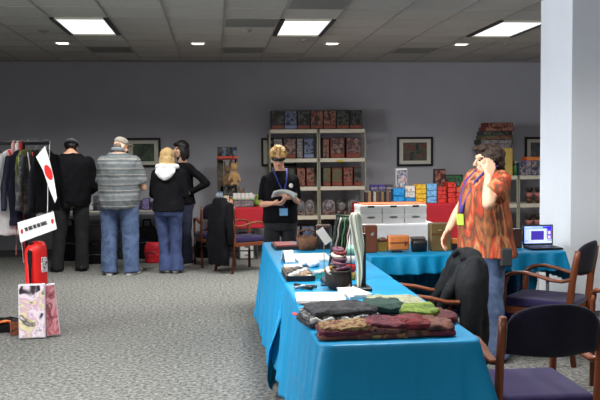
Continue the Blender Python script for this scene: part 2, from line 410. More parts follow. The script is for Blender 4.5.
# ================================================================== chairs
def chair(label, loc, rz, group='wood framed armchairs'):
    """front towards local -Y"""
    t = thing('armchair', label, 'chair', loc, rz, group)
    MB().box((0, -0.02, 0.425), (0.47, 0.50, 0.075), bev=0.032, seg=4).build('seat', fabric_navy, t, True)
    b = MB()
    for sx in (-1, 1): b.box((sx * 0.225, -0.01, 0.37), (0.022, 0.46, 0.05), bev=0.004)
    b.box((0, -0.235, 0.37), (0.44, 0.022, 0.05), bev=0.004); b.box((0, 0.215, 0.37), (0.44, 0.022, 0.05), bev=0.004)
    b.build('seat_rail', wood, t)
    # arched, curved back pad between the posts
    W = 0.205
    outline = []
    for k in range(17):
        x = -W + 2 * W * k / 16; outline.append((x, 0.80 + 0.105 * (1 - (x / W) ** 2) ** 0.6))
    def back(u, v):
        x = -W + 2 * W * u
        z1 = 0.81 + 0.085 * max(0, 1 - (x / W) ** 2) ** 0.6; z0 = 0.665 - 0.012 * (1 - (x / W) ** 2)
        y = 0.262 + 0.07 * (0.5 - 0.5 * math.cos(2 * PI * u)) * 0.6
        vv = v * 2 * PI
        zc, hz = (z0 + z1) / 2, (z1 - z0) / 2
        c, s_ = math.cos(vv), math.sin(vv)
        zz = math.copysign(abs(s_) ** 0.5, s_); yy = math.copysign(abs(c) ** 0.8, c)
        edge = 1 - 0.35 * abs(2 * u - 1) ** 6
        z = zc + hz * zz
        return Vector((x, y + (z - 0.665) * 0.16 + 0.024 * yy * edge, z))
    b = MB(); b.grid(back, 18, 24); bmesh.ops.remove_doubles(b.bm, verts=b.bm.verts, dist=0.0004)
    bmesh.ops.holes_fill(b.bm, edges=[e for e in b.bm.edges if len(e.link_faces) == 1], sides=0)
    b.build('backrest', fabric_dark, t, True)
    for sx in (-1, 1):
        X = sx * 0.228
        b = MB(); b.tube([(X, 0.27, 0), (X, 0.245, 0.2), (X, 0.235, 0.42), (X, 0.255, 0.62), (X, 0.28, 0.76), (X, 0.292, 0.835)], [(.016, .02), (.017, .023), (.018, .027), (.018, .026), (.018, .024), (.017, .02)], 10)
        b.build('leg', wood, t, True)
        b = MB(); b.tube([(X, -0.25, 0), (X, -0.252, 0.2), (X, -0.255, 0.45), (X, -0.25, 0.56), (X, -0.23, 0.61)], [(.016, .018), (.016, .02), (.017, .022), (.017, .022), (.017, .02)], 10)
        b.build('leg', wood, t, True)
        b = MB(); b.tube([(X, -0.255, 0.585), (X, -0.235, 0.622), (X, -0.19, 0.645), (X, -0.1, 0.655), (X, 0.0, 0.64), (X, 0.1, 0.615), (X, 0.18, 0.61), (X, 0.255, 0.63)], [(.02, .014), (.022, .015), (.025, .015), (.027, .014), (.027, .014), (.025, .014), (.022, .014), (.018, .014)], 10)
        b.build('armrest', wood, t, True)
    return t
chair('nearest wooden armchair, seen from behind at the bottom right corner', (1.455, 3.73, 0), PI)
chair('wooden armchair facing left in front of the white column and the laptop table', (2.48, 5.98, 0), -R(131))
chair('wooden armchair under the black jacket, inside the blue tables', (1.33, 5.24, 0), -R(93))
chair('wooden armchair with a black coat over its back, beside the red table at the left', (0.34, 11.0, 0), R(118))
chair('wooden armchair turned towards the wall table, behind the coat chair', (-0.02, 11.60, 0), PI + R(12))
chair('wooden armchair at the right edge of the picture, mostly cut off', (2.68, 4.92, 0), PI)
# ================================================================== tables and cloths
def table(label, X0, X1, Y0, Y1, top=0.74, m=laminate, group='folding tables', inset=0.1):
    cx, cy = (X0 + X1) / 2, (Y0 + Y1) / 2
    t = thing('folding_table', label, 'table', (cx, cy, 0), 0, group)
    MB().box((0, 0, top - 0.016), (X1 - X0 - 0.02, Y1 - Y0 - 0.02, 0.03), bev=0.008).build('tabletop', m, t)
    for sx in (-1, 1):
        for sy in (-1, 1):
            x, y = sx * ((X1 - X0) / 2 - inset), sy * ((Y1 - Y0) / 2 - inset)
            MB().tube([(x, y, 0), (x, y, top - 0.03)], 0.014, 10).build('leg', steel, t, True)
    return t
def cloth(label, X0, X1, Y0, Y1, top, drops, m, seed, cat='tablecloth', amp=0.022, flare=0.06, group='blue satin tablecloths', r=0.03, step=0.03, crease=(), wave=21):
    """drops: near, right, far, left"""
    cx, cy = (X0 + X1) / 2, (Y0 + Y1) / 2
    w, d = X1 - X0, Y1 - Y0
    per = []
    def side(p, q, n, dr, L):
        k = max(2, int(L / step))
        for i in range(k): f = i / k; per.append((Vector(p).lerp(Vector(q), f), Vector(n), dr, 0.0))
    def corner(c, a0, d0, d1):
        for i in range(9):
            f = i / 9; a = R(a0 + 90 * f); n = Vector((math.cos(a), math.sin(a), 0))
            e = f * f * (3 - 2 * f)
            per.append((Vector(c) + n * r, n, d0 * (1 - e) + d1 * e, math.sin(PI * f)))
    x, y = w / 2, d / 2; N, E_, F, L_ = drops
    side((-x + r, -y, 0), (x - r, -y, 0), (0, -1, 0), N, w); corner((x - r, -y + r, 0), -90, N, E_)
    side((x, -y + r, 0), (x, y - r, 0), (1, 0, 0), E_, d); corner((x - r, y - r, 0), 0, E_, F)
    side((x - r, y, 0), (-x + r, y, 0), (0, 1, 0), F, w); corner((-x + r, y - r, 0), 90, F, L_)
    side((-x, y - r, 0), (-x, -y + r, 0), (-1, 0, 0), L_, d); corner((-x + r, -y + r, 0), 180, L_, N)
    b = MB(); rows = []
    NT = 34 if crease else 16; s = 0.0; prev = None; ss = []
    for p, n, dr, c in per:
        if prev is not None: s += (p - prev).length
        ss.append(s); prev = p
    tot = s + 0.03
    for j in range(NT + 1):
        row = []
        for (p, n, dr, c), s in zip(per, ss):
            ang = 2 * PI * s / tot; q = Vector((math.cos(ang), math.sin(ang), 0)) * tot / (2 * PI)
            w1 = noise.noise(q * 5.5 + Vector((seed, 0, 0))) + 0.5 * noise.noise(q * 12 + Vector((0, seed, 0)))
            w2 = noise.noise(q * 2.2 + Vector((seed, 7, 0)))
            if j == 0: out, z = 0.0, 0.0
            elif j == 1: out, z = 0.007, -0.003
            elif j == 2: out, z = 0.010, -0.010
            else:
                t = (j - 2) / (NT - 2); dd = dr * (1 + 0.035 * w2)
                z = -0.010 - (dd - 0.01) * t
                out = 0.010 + (flare * t + (amp * w1 + amp * 0.6 * math.sin(s * wave + seed + 2 * w2)) * t ** 0.8) * min(1.0, dr / 0.4) + 0.006 * noise.noise(q * 8 + Vector((0, 0, z * 9))) * t + c * 0.075 * t * min(1, dr / 0.35)
                for cs_ in crease: out += 0.004 * math.exp(-((s - cs_) / 0.012) ** 2) * min(1, t * 6)
                if crease: out += 0.005 * math.exp(-((z + 0.27) / 0.016) ** 2)
            row.append(b.bm.verts.new((p.x + n.x * out, p.y + n.y * out, z)))
        rows.append(row)
    K = len(per)
    for j in range(NT):
        for k in range(K): b.bm.faces.new((rows[j][k], rows[j][(k + 1) % K], rows[j + 1][(k + 1) % K], rows[j + 1][k]))
    b.bm.faces.new(rows[0])
    o = b.build('tablecloth', m, None, True)
    for p in o.data.polygons:
        if len(p.vertices) > 8: p.use_smooth = False
    o.location = (cx, cy, top + 0.004)
    sd = o.modifiers.new('thickness', 'SOLIDIFY'); sd.thickness = 0.003; sd.offset = 1
    return tag(o, label, cat, group)

NX0, NX1 = 0.435, 1.11
table('folding table nearest the camera, under the blue cloth piled with clothes', NX0, NX1, 3.40, 5.13)
cloth('blue satin cloth on the nearest table, under the folded clothes', NX0 - .004, NX1 + .004, 3.395, 5.135, 0.742, (0.70, 0.09, 0.03, 0.55), satin, 3, r=0.06, step=0.012, crease=(.13, .33, .53, 1.2, 1.7, 2.2, 3.4, 3.75, 4.1, 4.45, 4.8))
table('folding table running on from the nearest one, under the trinket trays', NX0, NX1, 5.16, 7.45)
cloth('blue satin cloth on the further table of the run, under the trays and papers', NX0 - .004, NX1 + .004, 5.155, 7.455, 0.742, (0.03, 0.06, 0.69, 0.69), satin, 11, step=0.02, crease=(.3, 1.0, 1.5, 4.0, 4.4, 4.8, 5.2, 5.6))
table('folding table across the back of the booth, carrying the laptop and leather boxes', 1.19, 2.77, 6.34, 7.10)
cloth('blue satin cloth on the cross table, under the laptop and leather boxes', 1.184, 2.774, 6.335, 7.105, 0.742, (0.15, 0.24, 0.69, 0.03), satin, 23, amp=0.10, step=0.015, wave=47)
TT = 0.749

# -------------------------------------------------- folded clothes on the nearest table
def blotch(name, cols, scale=18): return art(name, cols, scale, 0.9, 4, 1.2)
def folded(label, cat, name, cx, cy, z, w, d, h, m, rz, seed, layers=1, group='folded clothes on the nearest table', trim=None):
    t = thing(name, label, cat, (cx, cy, z), rz, group)
    hl = h / layers
    for k in range(layers):
        def f(u, v, k=k):
            a, e = 2 * PI * u, PI * (v - 0.5)
            sg = lambda x, p: math.copysign(abs(x) ** p, x)
            ww = w / 2 * (1 - 0.05 * k + 0.03 * noise.noise(Vector((seed, k, 1)))); dd = d / 2 * (1 - 0.06 * k)
            x = ww * sg(math.cos(a), .35) * sg(math.cos(e), .4); y = dd * sg(math.sin(a), .35) * sg(math.cos(e), .4); zz = hl / 2 * sg(math.sin(e), .8)
            n1 = noise.noise(Vector((x * 9 + seed, y * 9, k * 3))); n2 = noise.noise(Vector((x * 24, y * 24 + seed, zz * 30)))
            zz += hl / 2 + hl * k
            sc = 1 + 0.12 * n1 + 0.045 * n2
            x += 0.012 * n2; 
            rg = 1 - abs(noise.noise(Vector((x * 16 + seed * 2, y * 34, 5 + k)))) * 2.2
            if zz > hl * (k + .35): zz += (0.010 * rg + 0.012 * n1 + 0.004 * n2) * min(1, h / .05)
            else: x *= 1 + .03 * rg; y *= 1 + .04 * rg
            return Vector((x * sc, y * sc, max(0.0, zz)))
        b = MB(); b.grid(f, 84, 30); bmesh.ops.remove_doubles(b.bm, verts=b.bm.verts, dist=0.0003)
        b.build('fold', m[k % len(m)], t, True)
    if trim:
        pts = [(-w * .46 + w * .9 * i / 14, -d * .47 + .012 * math.sin(i * 1.3 + seed), h * .45 + .008 * math.sin(i * 2.1)) for i in range(15)]
        MB().tube(pts, (0.010, 0.016), 6).build('trim_band', trim, t, True)
    return t
m_black = blotch('charcoal_garment', [(14, 14, 17), (30, 30, 36), (52, 54, 60), (22, 22, 26)])
m_camo = blotch('grey_green_garment', [(70, 80, 60), (132, 142, 112), (160, 166, 140), (90, 100, 76)])
m_green = blotch('dark_green_garment', [(14, 36, 34), (28, 60, 54), (18, 44, 42)])
m_lime = blotch('olive_lime_garment', [(64, 84, 24), (98, 120, 42), (120, 138, 60)])
m_mar = blotch('maroon_garment', [(44, 14, 26), (100, 34, 52), (70, 22, 38), (120, 44, 52), (50, 24, 22)], 12)
m_red = blotch('crimson_garment', [(50, 12, 18), (122, 30, 38), (84, 22, 30), (46, 24, 20)], 14)
m_brn = blotch('brown_pink_garment', [(54, 30, 26), (116, 72, 64), (86, 50, 42), (46, 26, 24)], 16)
m_pat = blotch('yellow_plum_garment', [(64, 20, 34), (96, 40, 46), (140, 122, 76), (100, 56, 40), (70, 26, 38)], 14)
m_trim = art('grey_white_trim', [(60, 60, 60), (190, 190, 186), (110, 108, 104)], 50)
m_trim2 = blotch('sage_trim', [(90, 96, 70), (150, 150, 124), (60, 66, 50)], 30)
m_char = blotch('patterned_black', [(16, 16, 18), (60, 62, 66), (24, 24, 28), (150, 150, 150), (22, 22, 24)], 26)
m_wine = blotch('dark_wine_garment', [(40, 12, 20), (84, 22, 32), (56, 18, 26)])
F = 'folded_garment'
folded('grey-green folded garment at the back of the clothes pile', 'clothes', F, 0.915, 4.18, TT, 0.30, 0.30, 0.04, [m_camo, m_trim2], R(-4), 2, 2)
folded('dark wine folded garment at the right edge of the clothes pile', 'clothes', F, 1.03, 3.86, TT, 0.17, 0.30, 0.035, [m_wine], R(5), 31)
folded('black folded jacket with a pale trim at the left of the clothes pile', 'clothes', F, 0.575, 3.86, TT, 0.36, 0.30, 0.075, [m_black, m_char, m_black], R(6), 7, 3, trim=m_trim)
folded('dark green folded garment between the black and the lime one', 'clothes', F, 0.80, 3.93, TT, 0.20, 0.26, 0.075, [m_black, m_green], R(-10), 9, 2)
folded('lime green folded garment right of the dark green one', 'clothes', F, 0.955, 3.86, TT, 0.20, 0.22, 0.06, [m_camo, m_lime], R(-8), 13, 2)
folded('yellow and plum patterned folded garment at the front left of the pile', 'clothes', F, 0.565, 3.56, TT, 0.27, 0.20, 0.052, [m_brn, m_mar, m_pat], R(4), 17, 3)
folded('purple-maroon folded garment in the middle of the front row', 'clothes', F, 0.735, 3.56, TT, 0.20, 0.21, 0.062, [m_pat, m_brn, m_mar], R(-3), 21, 3)
folded('crimson folded garment right of the purple-maroon one in the front row', 'clothes', F, 0.865, 3.57, TT, 0.14, 0.22, 0.065, [m_brn, m_red], R(3), 25, 2)
folded('brown-pink folded garment at the right end of the front row', 'clothes', F, 0.965, 3.57, TT, 0.14, 0.22, 0.05, [m_mar, m_brn], R(-2), 29, 2)
p = on(295, 314, TT + .02)
tag(MB().box((p.x + 0.0, p.y, TT + .02), (0.022, 0.035, 0.004), Euler((0.15, 0, .3)), bev=.001).build('price_tag', mat('red_card', (190, 40, 48), .6, .05)), 'small red tag sticking out left of the black folded jacket', 'tag')

# -------------------------------------------------- papers, trays, stands on the run of tables
def stack(label, u0, v0, u1, v1, h, n, m=white_paper, rz=0.0, group='white papers and packets on the blue tables', cat='papers', name='paper_stack'):
    a, c = on(u0, v1, TT), on(u1, v1, TT); far = on((u0 + u1) / 2, v0, TT + h)
    w = c.x - a.x; d = max(0.05, far.y - a.y)
    t = thing(name, label, cat, ((a.x + c.x) / 2, a.y + d / 2, TT), rz, group)
    rnd = random.Random(u0 * 7 + v0)
    for k in range(n):
        MB().box((rnd.uniform(-.008, .008), rnd.uniform(-.008, .008), h * (k + .5) / n), (w, d, h / n * .92), Euler((0, 0, rnd.uniform(-.06, .06)))).build('sheet', m, t)
    return t
stack('broad stack of white sheets just behind the black folded jacket', 299, 292, 350, 305, 0.02, 3, rz=R(-3))
stack('stack of white cards under the tall cream scarf', 346, 284, 366, 299, 0.022, 3, rz=R(8))
stack('long white paper strip behind the trinket tray', 298, 253, 332, 262, 0.018, 3)
stack('white sheets left of the clear bags', 286, 264, 303, 269, 0.012, 2)
# small white packet standing on end
p = on(288, 262, TT); t = thing('tented_card', 'small white folded card standing at the left edge of the further table', 'card', (p.x, p.y, TT), R(15))
for s_ in (-1, 1): MB().box((0, s_ * 0.028, 0.045), (0.075, 0.004, 0.095), Euler((s_ * 0.5, 0, 0))).build('card_leaf', white_paper, t)
MB().box((0, 0, 0.008), (0.05, 0.05, 0.012)).build('card_base', black, t)
# trinket tray
a, c = on(286, 282, TT), on(313, 282, TT); far = on(300, 268, TT)
w, d = c.x - a.x, 0.40
t = thing('trinket_tray', 'black tray of silver and brown trinkets on the further blue table', 'tray', ((a.x + c.x) / 2 + .01, a.y + d / 2, TT), 0)
b = MB(); b.box((0, 0, .006), (w, d, .012))
for cx, cy, ww, dd in ((0, d / 2, w, .012), (0, -d / 2, w, .012), (w / 2, 0, .012, d), (-w / 2, 0, .012, d)): b.box((cx, cy, .018), (ww, dd, .036))
b.build('tray_body', black, t)
rnd = random.Random(4)
tm = [art('trinket_silver', [(60, 60, 62), (200, 200, 200), (130, 124, 120)], 60), art('trinket_brown', [(60, 40, 26), (160, 130, 100), (90, 70, 50)], 60), art('trinket_dark', [(24, 22, 24), (90, 84, 80)], 60)]
k = 0
for i in range(4):
    for j in range(5):
        x, y = -w / 2 + .03 + i * (w - .06) / 3, -d / 2 + .05 + j * (d - .1) / 4
        o = MB()
        if (i + j) % 2: o.tube([(x + .018 * math.cos(q * PI / 4), y + .018 * math.sin(q * PI / 4), .022 + .006 * (i % 2)) for q in range(9)], .007, 6)
        else: o.box((x, y, .03), (.04, .05, .035), Euler((0, 0, rnd.uniform(-.6, .6))), bev=.008)
        tag(o.build('trinket', tm[(i * 2 + j) % 3], None, True), 'small silver or brown trinket in the black tray', 'trinket', 'trinkets in the black tray').location = t.location
# clear bags of goods behind the tray
for i, (u, v, s_) in enumerate(((306, 267, .75), (314, 268, .7))):
    p = on(u, v, TT); o = MB(); o.ell((0, 0, .028), (.06 * s_, .06, .032)); o.ell((.02, .03, .022), (.05 * s_, .05, .026)); o.limb([(0, 0, .045), (.01, .01, .062)], [.012, .02])
    o = o.sculpt('plastic_bag', mat('milky_plastic', (222, 222, 228), .25, .1, 30, .3, 60), None, .008, 2, .008, (30, 30, 30), i, 0.0)
    o.location = (p.x, p.y + .06, TT); tag(o, ['crumpled milky plastic bag behind the tray, on the left', 'crumpled milky plastic bag behind the tray, on the right'][i], 'bag', 'plastic bags behind the tray')
# teal boxes
for i, (u, v) in enumerate(((318, 279), (323, 278))):
    p = on(u, v, TT); t = thing('gift_box', ['small teal gift box nearest the trinket tray', 'small teal gift box nearest the bead basket'][i], 'box', (p.x, p.y + .02, TT), .2 * i, 'small teal boxes')
    MB().box((0, 0, .02), (.034, .05, .04), bev=.002).build('box_body', mat('teal_card', (60, 170, 170), .6, .05), t); MB().box((0, 0, .042), (.036, .052, .012), bev=.002).build('lid', white_paper, t)
# black hinged clip
p = on(304, 289, TT); t = thing('spring_clip', 'black and silver hinged clip lying before the tray', 'clip', (p.x, p.y, TT), R(-10))
MB().tube([(-.06, .1, .012), (0, 0, .014), (.05, -.04, .012)], .011, 6).build('clip_arm', black, t, True); MB().tube([(.075, .02, .012), (0, .0, .02), (-.05, -.04, .012)], .010, 6).build('clip_arm', steel, t, True)
MB().ell((0, 0, .018), (.016, .016, .012)).build('pivot', steel, t, True)
p = on(303, 304, TT); t = thing('paper_knife', 'narrow brown letter knife lying before the white sheets', 'knife', (p.x + .03, p.y - .02, TT), R(4))
MB().box((0, 0, .006), (.08, .014, .008), bev=.003).build('handle', wood, t); MB().box((.08, 0, .005), (.09, .012, .003)).build('blade', steel, t)
# bead basket
p = on(340, 291, TT); bx, by = p.x, p.y + .07
t = thing('bead_basket', 'round dark basket heaped with bead bracelets', 'basket', (bx, by, TT), 0)
wick = mat('dark_wicker', (34, 24, 20), .7, .3, 50, .6, 160)
MB().loft([(0, 0, 0, .05, .05), (0, 0, .03, .07, .07), (0, 0, .07, .078, .078), (0, 0, .105, .072, .072), (0, 0, .11, .064, .064), (0, 0, .09, .062, .062)], 24).build('basket_body', wick, t, True)
MB().tube([(0.072 * math.cos(q * PI / 12), 0.072 * math.sin(q * PI / 12), .108) for q in range(25)], .008, 6).build('basket_rim', wick, t, True)
bead = [mat('bead_plum', (84, 44, 66), .4, .2, 80), mat('bead_white', (190, 176, 164), .4, .1, 80), mat('bead_pink', (104, 60, 78), .4, .1, 80), mat('bead_black', (28, 24, 28), .3, .1), mat('bead_gold', (170, 130, 60), .4, .2, 60), mat('bead_red', (120, 36, 40), .4, .2, 60)]
bead_cols = ['white', 'plum', 'black', 'pink', 'gold', 'second plum', 'second white', 'red', 'second pink']
for i, (dx, dy, dz, rr, ti, mi) in enumerate(((-.055, -.03, .112, .032, .5, 1), (.03, .0, .118, .05, -.2, 0), (.0, .02, .138, .046, .15, 3), (.01, .02, .158, .044, .3, 2), (-.06, .02, .118, .032, -.4, 4), (.02, .03, .178, .040, .2, 0), (.0, .03, .197, .036, .25, 1), (.02, .04, .214, .034, .2, 5), (.01, .04, .23, .03, .2, 2))):
    M = Euler((ti, ti * .7, 0)).to_matrix()
    o = MB().tube([M @ Vector((rr * .82 * math.cos(q * PI / 8), rr * .82 * math.sin(q * PI / 8), 0)) for q in range(17)], .0115, 8).build('bracelet', bead[mi], None, True)
    o.location = (bx + dx * .75, by + dy * .75, TT + dz); tag(o, '%s bead bracelet heaped on the round dark basket' % bead_cols[i], 'bracelet', 'bead bracelets')
# necklace board leaning upright behind the basket
p0, p1 = at(327, 285, by + .16), at(344, 215, by + .16)
t = thing('necklace_board', 'tall dark green board hung with necklaces, standing behind the bead basket', 'display board', (p0.x + .04, by + .15, TT), 0)
hgt = p1.z - TT
lean = Euler((-.12, .0, 0))
tilt = math.atan2(p1.x - p0.x - .03, hgt)
MB().box((tilt * hgt / 2, .03, hgt / 2), (.10, .018, hgt), Euler((-.1, tilt, 0)), bev=.004).build('board', mat('bottle_green_felt', (26, 46, 34), .9, .25, 12), t)
MB().box((.02, .09, .012), (.16, .16, .024), bev=.004).build('foot', black, t)
rnd = random.Random(8)
for k in range(6):
    x = -.04 + k * .016; pts = []
    L = hgt * (.55 + .07 * (k % 3))
    for q in range(9):
        f = q / 8; zz = hgt * .96 - L * f
        pts.append((x + tilt * zz + .004 * math.sin(q * 2 + k), -.002 - (hgt / 2 - zz) * -.1 * -1 + .015, zz))
    MB().tube(pts, .0055, 6).build('necklace', [bead[3], mat('bead_grey', (150, 150, 140), .4, .2, 60), bead[3], mat('bead_green', (60, 110, 70), .4, .2, 60), bead[3], bead[1]][k], t, True)
# white tag leaning at its left
p = at(324, 236, by + .13)
t = thing('price_card', 'tilted white card on a wire left of the necklace board', 'card', (p.x, by + .13, TT), 0)
MB().box((0, 0, p.z - TT), (.05, .004, .10), Euler((0, -.6, 0))).build('card', white_paper, t); MB().tube([(0, .004, 0), (0, .004, p.z - TT)], .003, 6).build('wire', steel, t); MB().box((0, .004, .004), (.04, .04, .008)).build('base', black, t)
# tall cream scarf hung on a black stand
py = on(356, 293, TT).y + .07
p0, p1 = at(352, 290, py), at(352, 213, py)
t = thing('scarf_stand', 'black upright display stand holding the cream scarf', 'display stand', (p0.x + .035, py + .03, TT), 0)
MB().box((.03, .02, (at(360, 234, py).z - TT) / 2), (.05, .03, at(360, 234, py).z - TT), bev=.004).build('post', black, t); MB().box((0, .01, .010), (.16, .14, .02), bev=.004).build('foot', black, t)
sh_ = p1.z - TT
MB().tube([(-.035, .0, 0.02), (-.035, 0, sh_ - .02), (-.005, 0, sh_ - .01)], .006, 6).build('rod', black, t, True)
def scarf(u, v):
    a = 2 * PI * u; zz = .02 + (sh_ - .02) * v
    wd = .010 + .030 * min(1, v * 1.3) + .004 * math.sin(v * 14)
    if v > .93: wd *= max(.55, 1 - (v - .93) * 6)
    cx = .006 - .05 * max(0, v - .7) + .008 * math.sin(v * 6)
    rip = 1 + .35 * math.sin(a * 5 + v * 4)
    return Vector((cx + wd * math.cos(a) * (.86 + .14 * math.sin(a * 5 + v * 4)), -.02 + .022 * math.sin(a) * rip, zz))
b = MB(); b.grid(scarf, 40, 30); bmesh.ops.remove_doubles(b.bm, verts=b.bm.verts, dist=.0002); bmesh.ops.holes_fill(b.bm, edges=[e for e in b.bm.edges if len(e.link_faces) == 1], sides=0)
o = b.build('scarf', mat('cream_scarf', (182, 184, 168), .9, .08, 8, stretch=(1, 1, .4)), None, True)
o.location = t.location; tag(o, 'tall cream scarf with faint green marks hanging from the black stand', 'scarf')
# folded cloths seen between board and scarf
for i, (v0, m_, nm) in enumerate(((250, bead[4], 'gold'), (246, mat('red_cotton', (186, 40, 44), .8, .1), 'red'), (238, mat('white_cotton', (220, 216, 210), .8, .05), 'white'), (233, mat('mint_cotton', (130, 190, 170), .8, .1), 'mint'))):
    pp = at(346, v0, by + .34)
    o = MB().box((0, 0, 0), (.12, .14, .052), bev=.014, seg=3).build('cloth_bundle', m_, None, True); o.location = (pp.x, by + .38, TT + .026 + .053 * i); tag(o, '%s rolled cloth in the pile behind the scarf stand' % nm, 'cloth', 'rolled cloths behind the scarf')
# far end of the run
p = on(287, 250, TT); t = thing('sword_tray', 'flat dark case with a red lid at the far left corner of the blue tables', 'case', (p.x, p.y + .16, TT), R(2))
MB().box((0, 0, .015), (.21, .34, .03), bev=.005).build('case_body', black, t); MB().box((.0, 0, .034), (.18, .30, .010), bev=.003).build('lid', art('dark_red_lacquer', [(110, 24, 26), (150, 40, 36), (70, 20, 22)], 12), t)
p = on(307, 251, TT); t = thing('wicker_hamper', 'brown wicker basket at the far end of the blue tables, before the shelving', 'basket', (p.x + .01, p.y + .12, TT), R(4))
wb = mat('brown_wicker', (92, 58, 36), .75, .3, 40, .8, 120)
MB().loft([(0, 0, 0, .07, .10), (0, 0, .10, .08, .12), (0, 0, .105, .07, .11), (0, 0, .09, .068, .105)], 24, 4).build('basket_body', wb, t, True)
MB().tube([(.075, 0, .1), (.06, 0, .15), (0, 0, .17), (-.06, 0, .15), (-.075, 0, .1)], .007, 6).build('handle', wb, t, True)
p = on(325, 250, TT); t = thing('display_case', 'dark brown upright case left of the necklace board', 'box', (p.x, p.y + .1, TT), R(-6))
MB().box((0, 0, .10), (.12, .10, .20), bev=.006).build('case_body', mat('walnut', (60, 38, 28), .45, .2, 10), t); MB().box((0, -.052, .1), (.09, .006, .16)).build('case_front', mat('dark_glass', (30, 26, 26), .15, 0), t)

# -------------------------------------------------- leather goods on the cross table
def on_cross(u): return at(u, 251, 6.53).x
leather = mat('tan_leather', (176, 104, 52), .5, .12, 20, .1, 80); dkw = mat('dark_brown_wood', (84, 46, 28), .45, .25, 8, .05, 40, stretch=(1, 1, .2)); olive = mat('olive_brown_leather', (92, 74, 40), .6, .15, 12, .1, 60)
brass = mat('brass', (190, 170, 120), .3, 0, metal=.8)
def px(u0, u1, v0, v1, y): a, c = at(u0, v1, y), at(u1, v0, y); return (a.x + c.x) / 2, c.x - a.x, c.z - TT
X, w, h = px(364.5, 377.5, 225.5, 252.5, 6.49)
t = thing('upright_box', 'tall dark brown wooden box with a small clasp, left on the cross table', 'box', (X, 6.54, TT), 0)
MB().box((0, 0, h / 2), (w, .09, h), bev=.004).build('box_body', dkw, t); MB().box((w * .15, -.048, h * .68), (.022, .008, .03), Euler((0, .5, 0)), bev=.002).build('clasp', steel, t)
MB().box((0, -.046, h * .5), (w * .86, .003, h * .92), bev=.001).build('lid', dkw, t)
X, w, h = px(378.5, 388.5, 238, 250.5, 6.55)
t = thing('small_chest', 'small olive chest between the upright box and the tan case', 'box', (X, 6.60, TT), 0)
MB().box((0, 0, h * .36), (w, .08, h * .72), bev=.003).build('chest_body', mat('olive_card', (128, 104, 40), .6, .15, 14), t); MB().loft([(0, 0, h * .72, w / 2, .042), (0, 0, h * .9, w * .45, .036), (0, 0, h, w * .25, .02)], 20, 4).build('lid', dkw, t, True)
X, w, h = px(389.5, 410, 236.5, 249.5, 6.47)
t = thing('leather_case', 'tan leather case with rounded corners on the cross table', 'case', (X, 6.53, TT), 0)
MB().box((0, 0, h / 2 + .012), (w, .10, h - .012), bev=.012, seg=3).build('case_body', leather, t, True); MB().box((0, -.052, h * .62), (w * .9, .006, .006)).build('seam', dkw, t); MB().box((w * .28, -.054, h * .55), (.016, .008, .035), bev=.002).build('buckle', dkw, t)
MB().box((-.02, -.03, .006), (w * .5, .05, .012)).build('foot', black, t)
X, w, h = px(413, 428.5, 241, 252.5, 6.47)
t = thing('wallet_tin', 'low black tin with a raised lid, right of the tan case', 'tin', (X, 6.53, TT), 0)
MB().loft([(0, 0, 0, w * .46, .045), (0, 0, h * .75, w / 2, .05), (0, 0, h, w / 2, .05)], 24, 5).build('tin_body', black, t, True); MB().box((.0, .03, h + .012), (w * .95, .05, .02), Euler((.3, 0, 0)), bev=.004).build('lid', art('tin_lid', [(30, 26, 40), (70, 60, 60), (30, 30, 30)], 40), t)
X, w, h = px(431.5, 452, 223.5, 251.5, 6.49)
t = thing('briefcase', 'large olive-brown upright case on the cross table, behind a lowered hand', 'case', (X, 6.56, TT), 0)
MB().box((0, 0, h / 2), (w, .11, h), bev=.006).build('case_body', olive, t); MB().box((-w * .05, -.058, h * .76), (.03, .008, .012), bev=.002).build('clasp', brass, t); MB().box((0, -.057, h * .62), (w * .96, .004, .008)).build('seam', dkw, t)
X, w, h = px(453, 459, 239, 249.5, 6.53)
t = thing('match_box', 'small orange box right of the olive-brown case', 'box', (X, 6.57, TT), 0)
MB().box((0, 0, h * .3), (w, .06, h * .6)).build('box_body', black, t); MB().box((0, 0, h * .8), (w, .06, h * .4)).build('lid', mat('orange_card', (206, 120, 40), .6, .1), t)
X, w, h = px(512, 522, 229, 249, 6.59)
t = thing('speaker_box', 'dark brown box left of the laptop', 'box', (X, 6.63, TT), 0)
MB().box((0, 0, h / 2), (w, .09, h), bev=.004).build('box_body', mat('espresso_wood', (44, 28, 24), .5, .2), t); MB().box((0, -.046, h / 2), (w * .8, .004, h * .85)).build('front_panel', mat('espresso_panel', (60, 36, 30), .7, .1), t)
# laptop
a, c = at(523, 245, 6.61), at(553.5, 224, 6.61)
X, w, h = (a.x + c.x) / 2, c.x - a.x, c.z - a.z
t = thing('laptop', 'open black laptop with a lit blue screen on the right end of the cross table', 'laptop', (X, 6.61, TT), 0)
MB().box((0, -.10, .010), (w, .20, .016), bev=.003).build('keyboard_base', black, t)
MB().box((0, -.085, .0188), (w * .88, .10, .002)).build('keys', mat('laptop_keys', (40, 40, 44), .5, .1), t); MB().box((0, -.165, .0188), (w * .3, .045, .002)).build('touchpad', mat('laptop_pad', (70, 70, 74), .4, 0), t)
lidz = h * .5 + .018
MB().box((0, .012, lidz), (w, .010, h), bev=.003).build('screen_lid', black, t)
scr = MB().box((0, .0065, lidz + .003), (w * .90, .002, h * .84)).build('screen', mat('screen_sky', (150, 180, 250), .4, 0, emit=.75), t)
def pane(cx, cz, ww, hh, col, k, e=.75): MB().box((cx * w, .0045 - .0003 * k, lidz + .003 + cz * h), (ww * w, .001, hh * h)).build('window_pane', mat('screen_%d_%d_%d' % col, col, .4, 0, emit=e), scr)
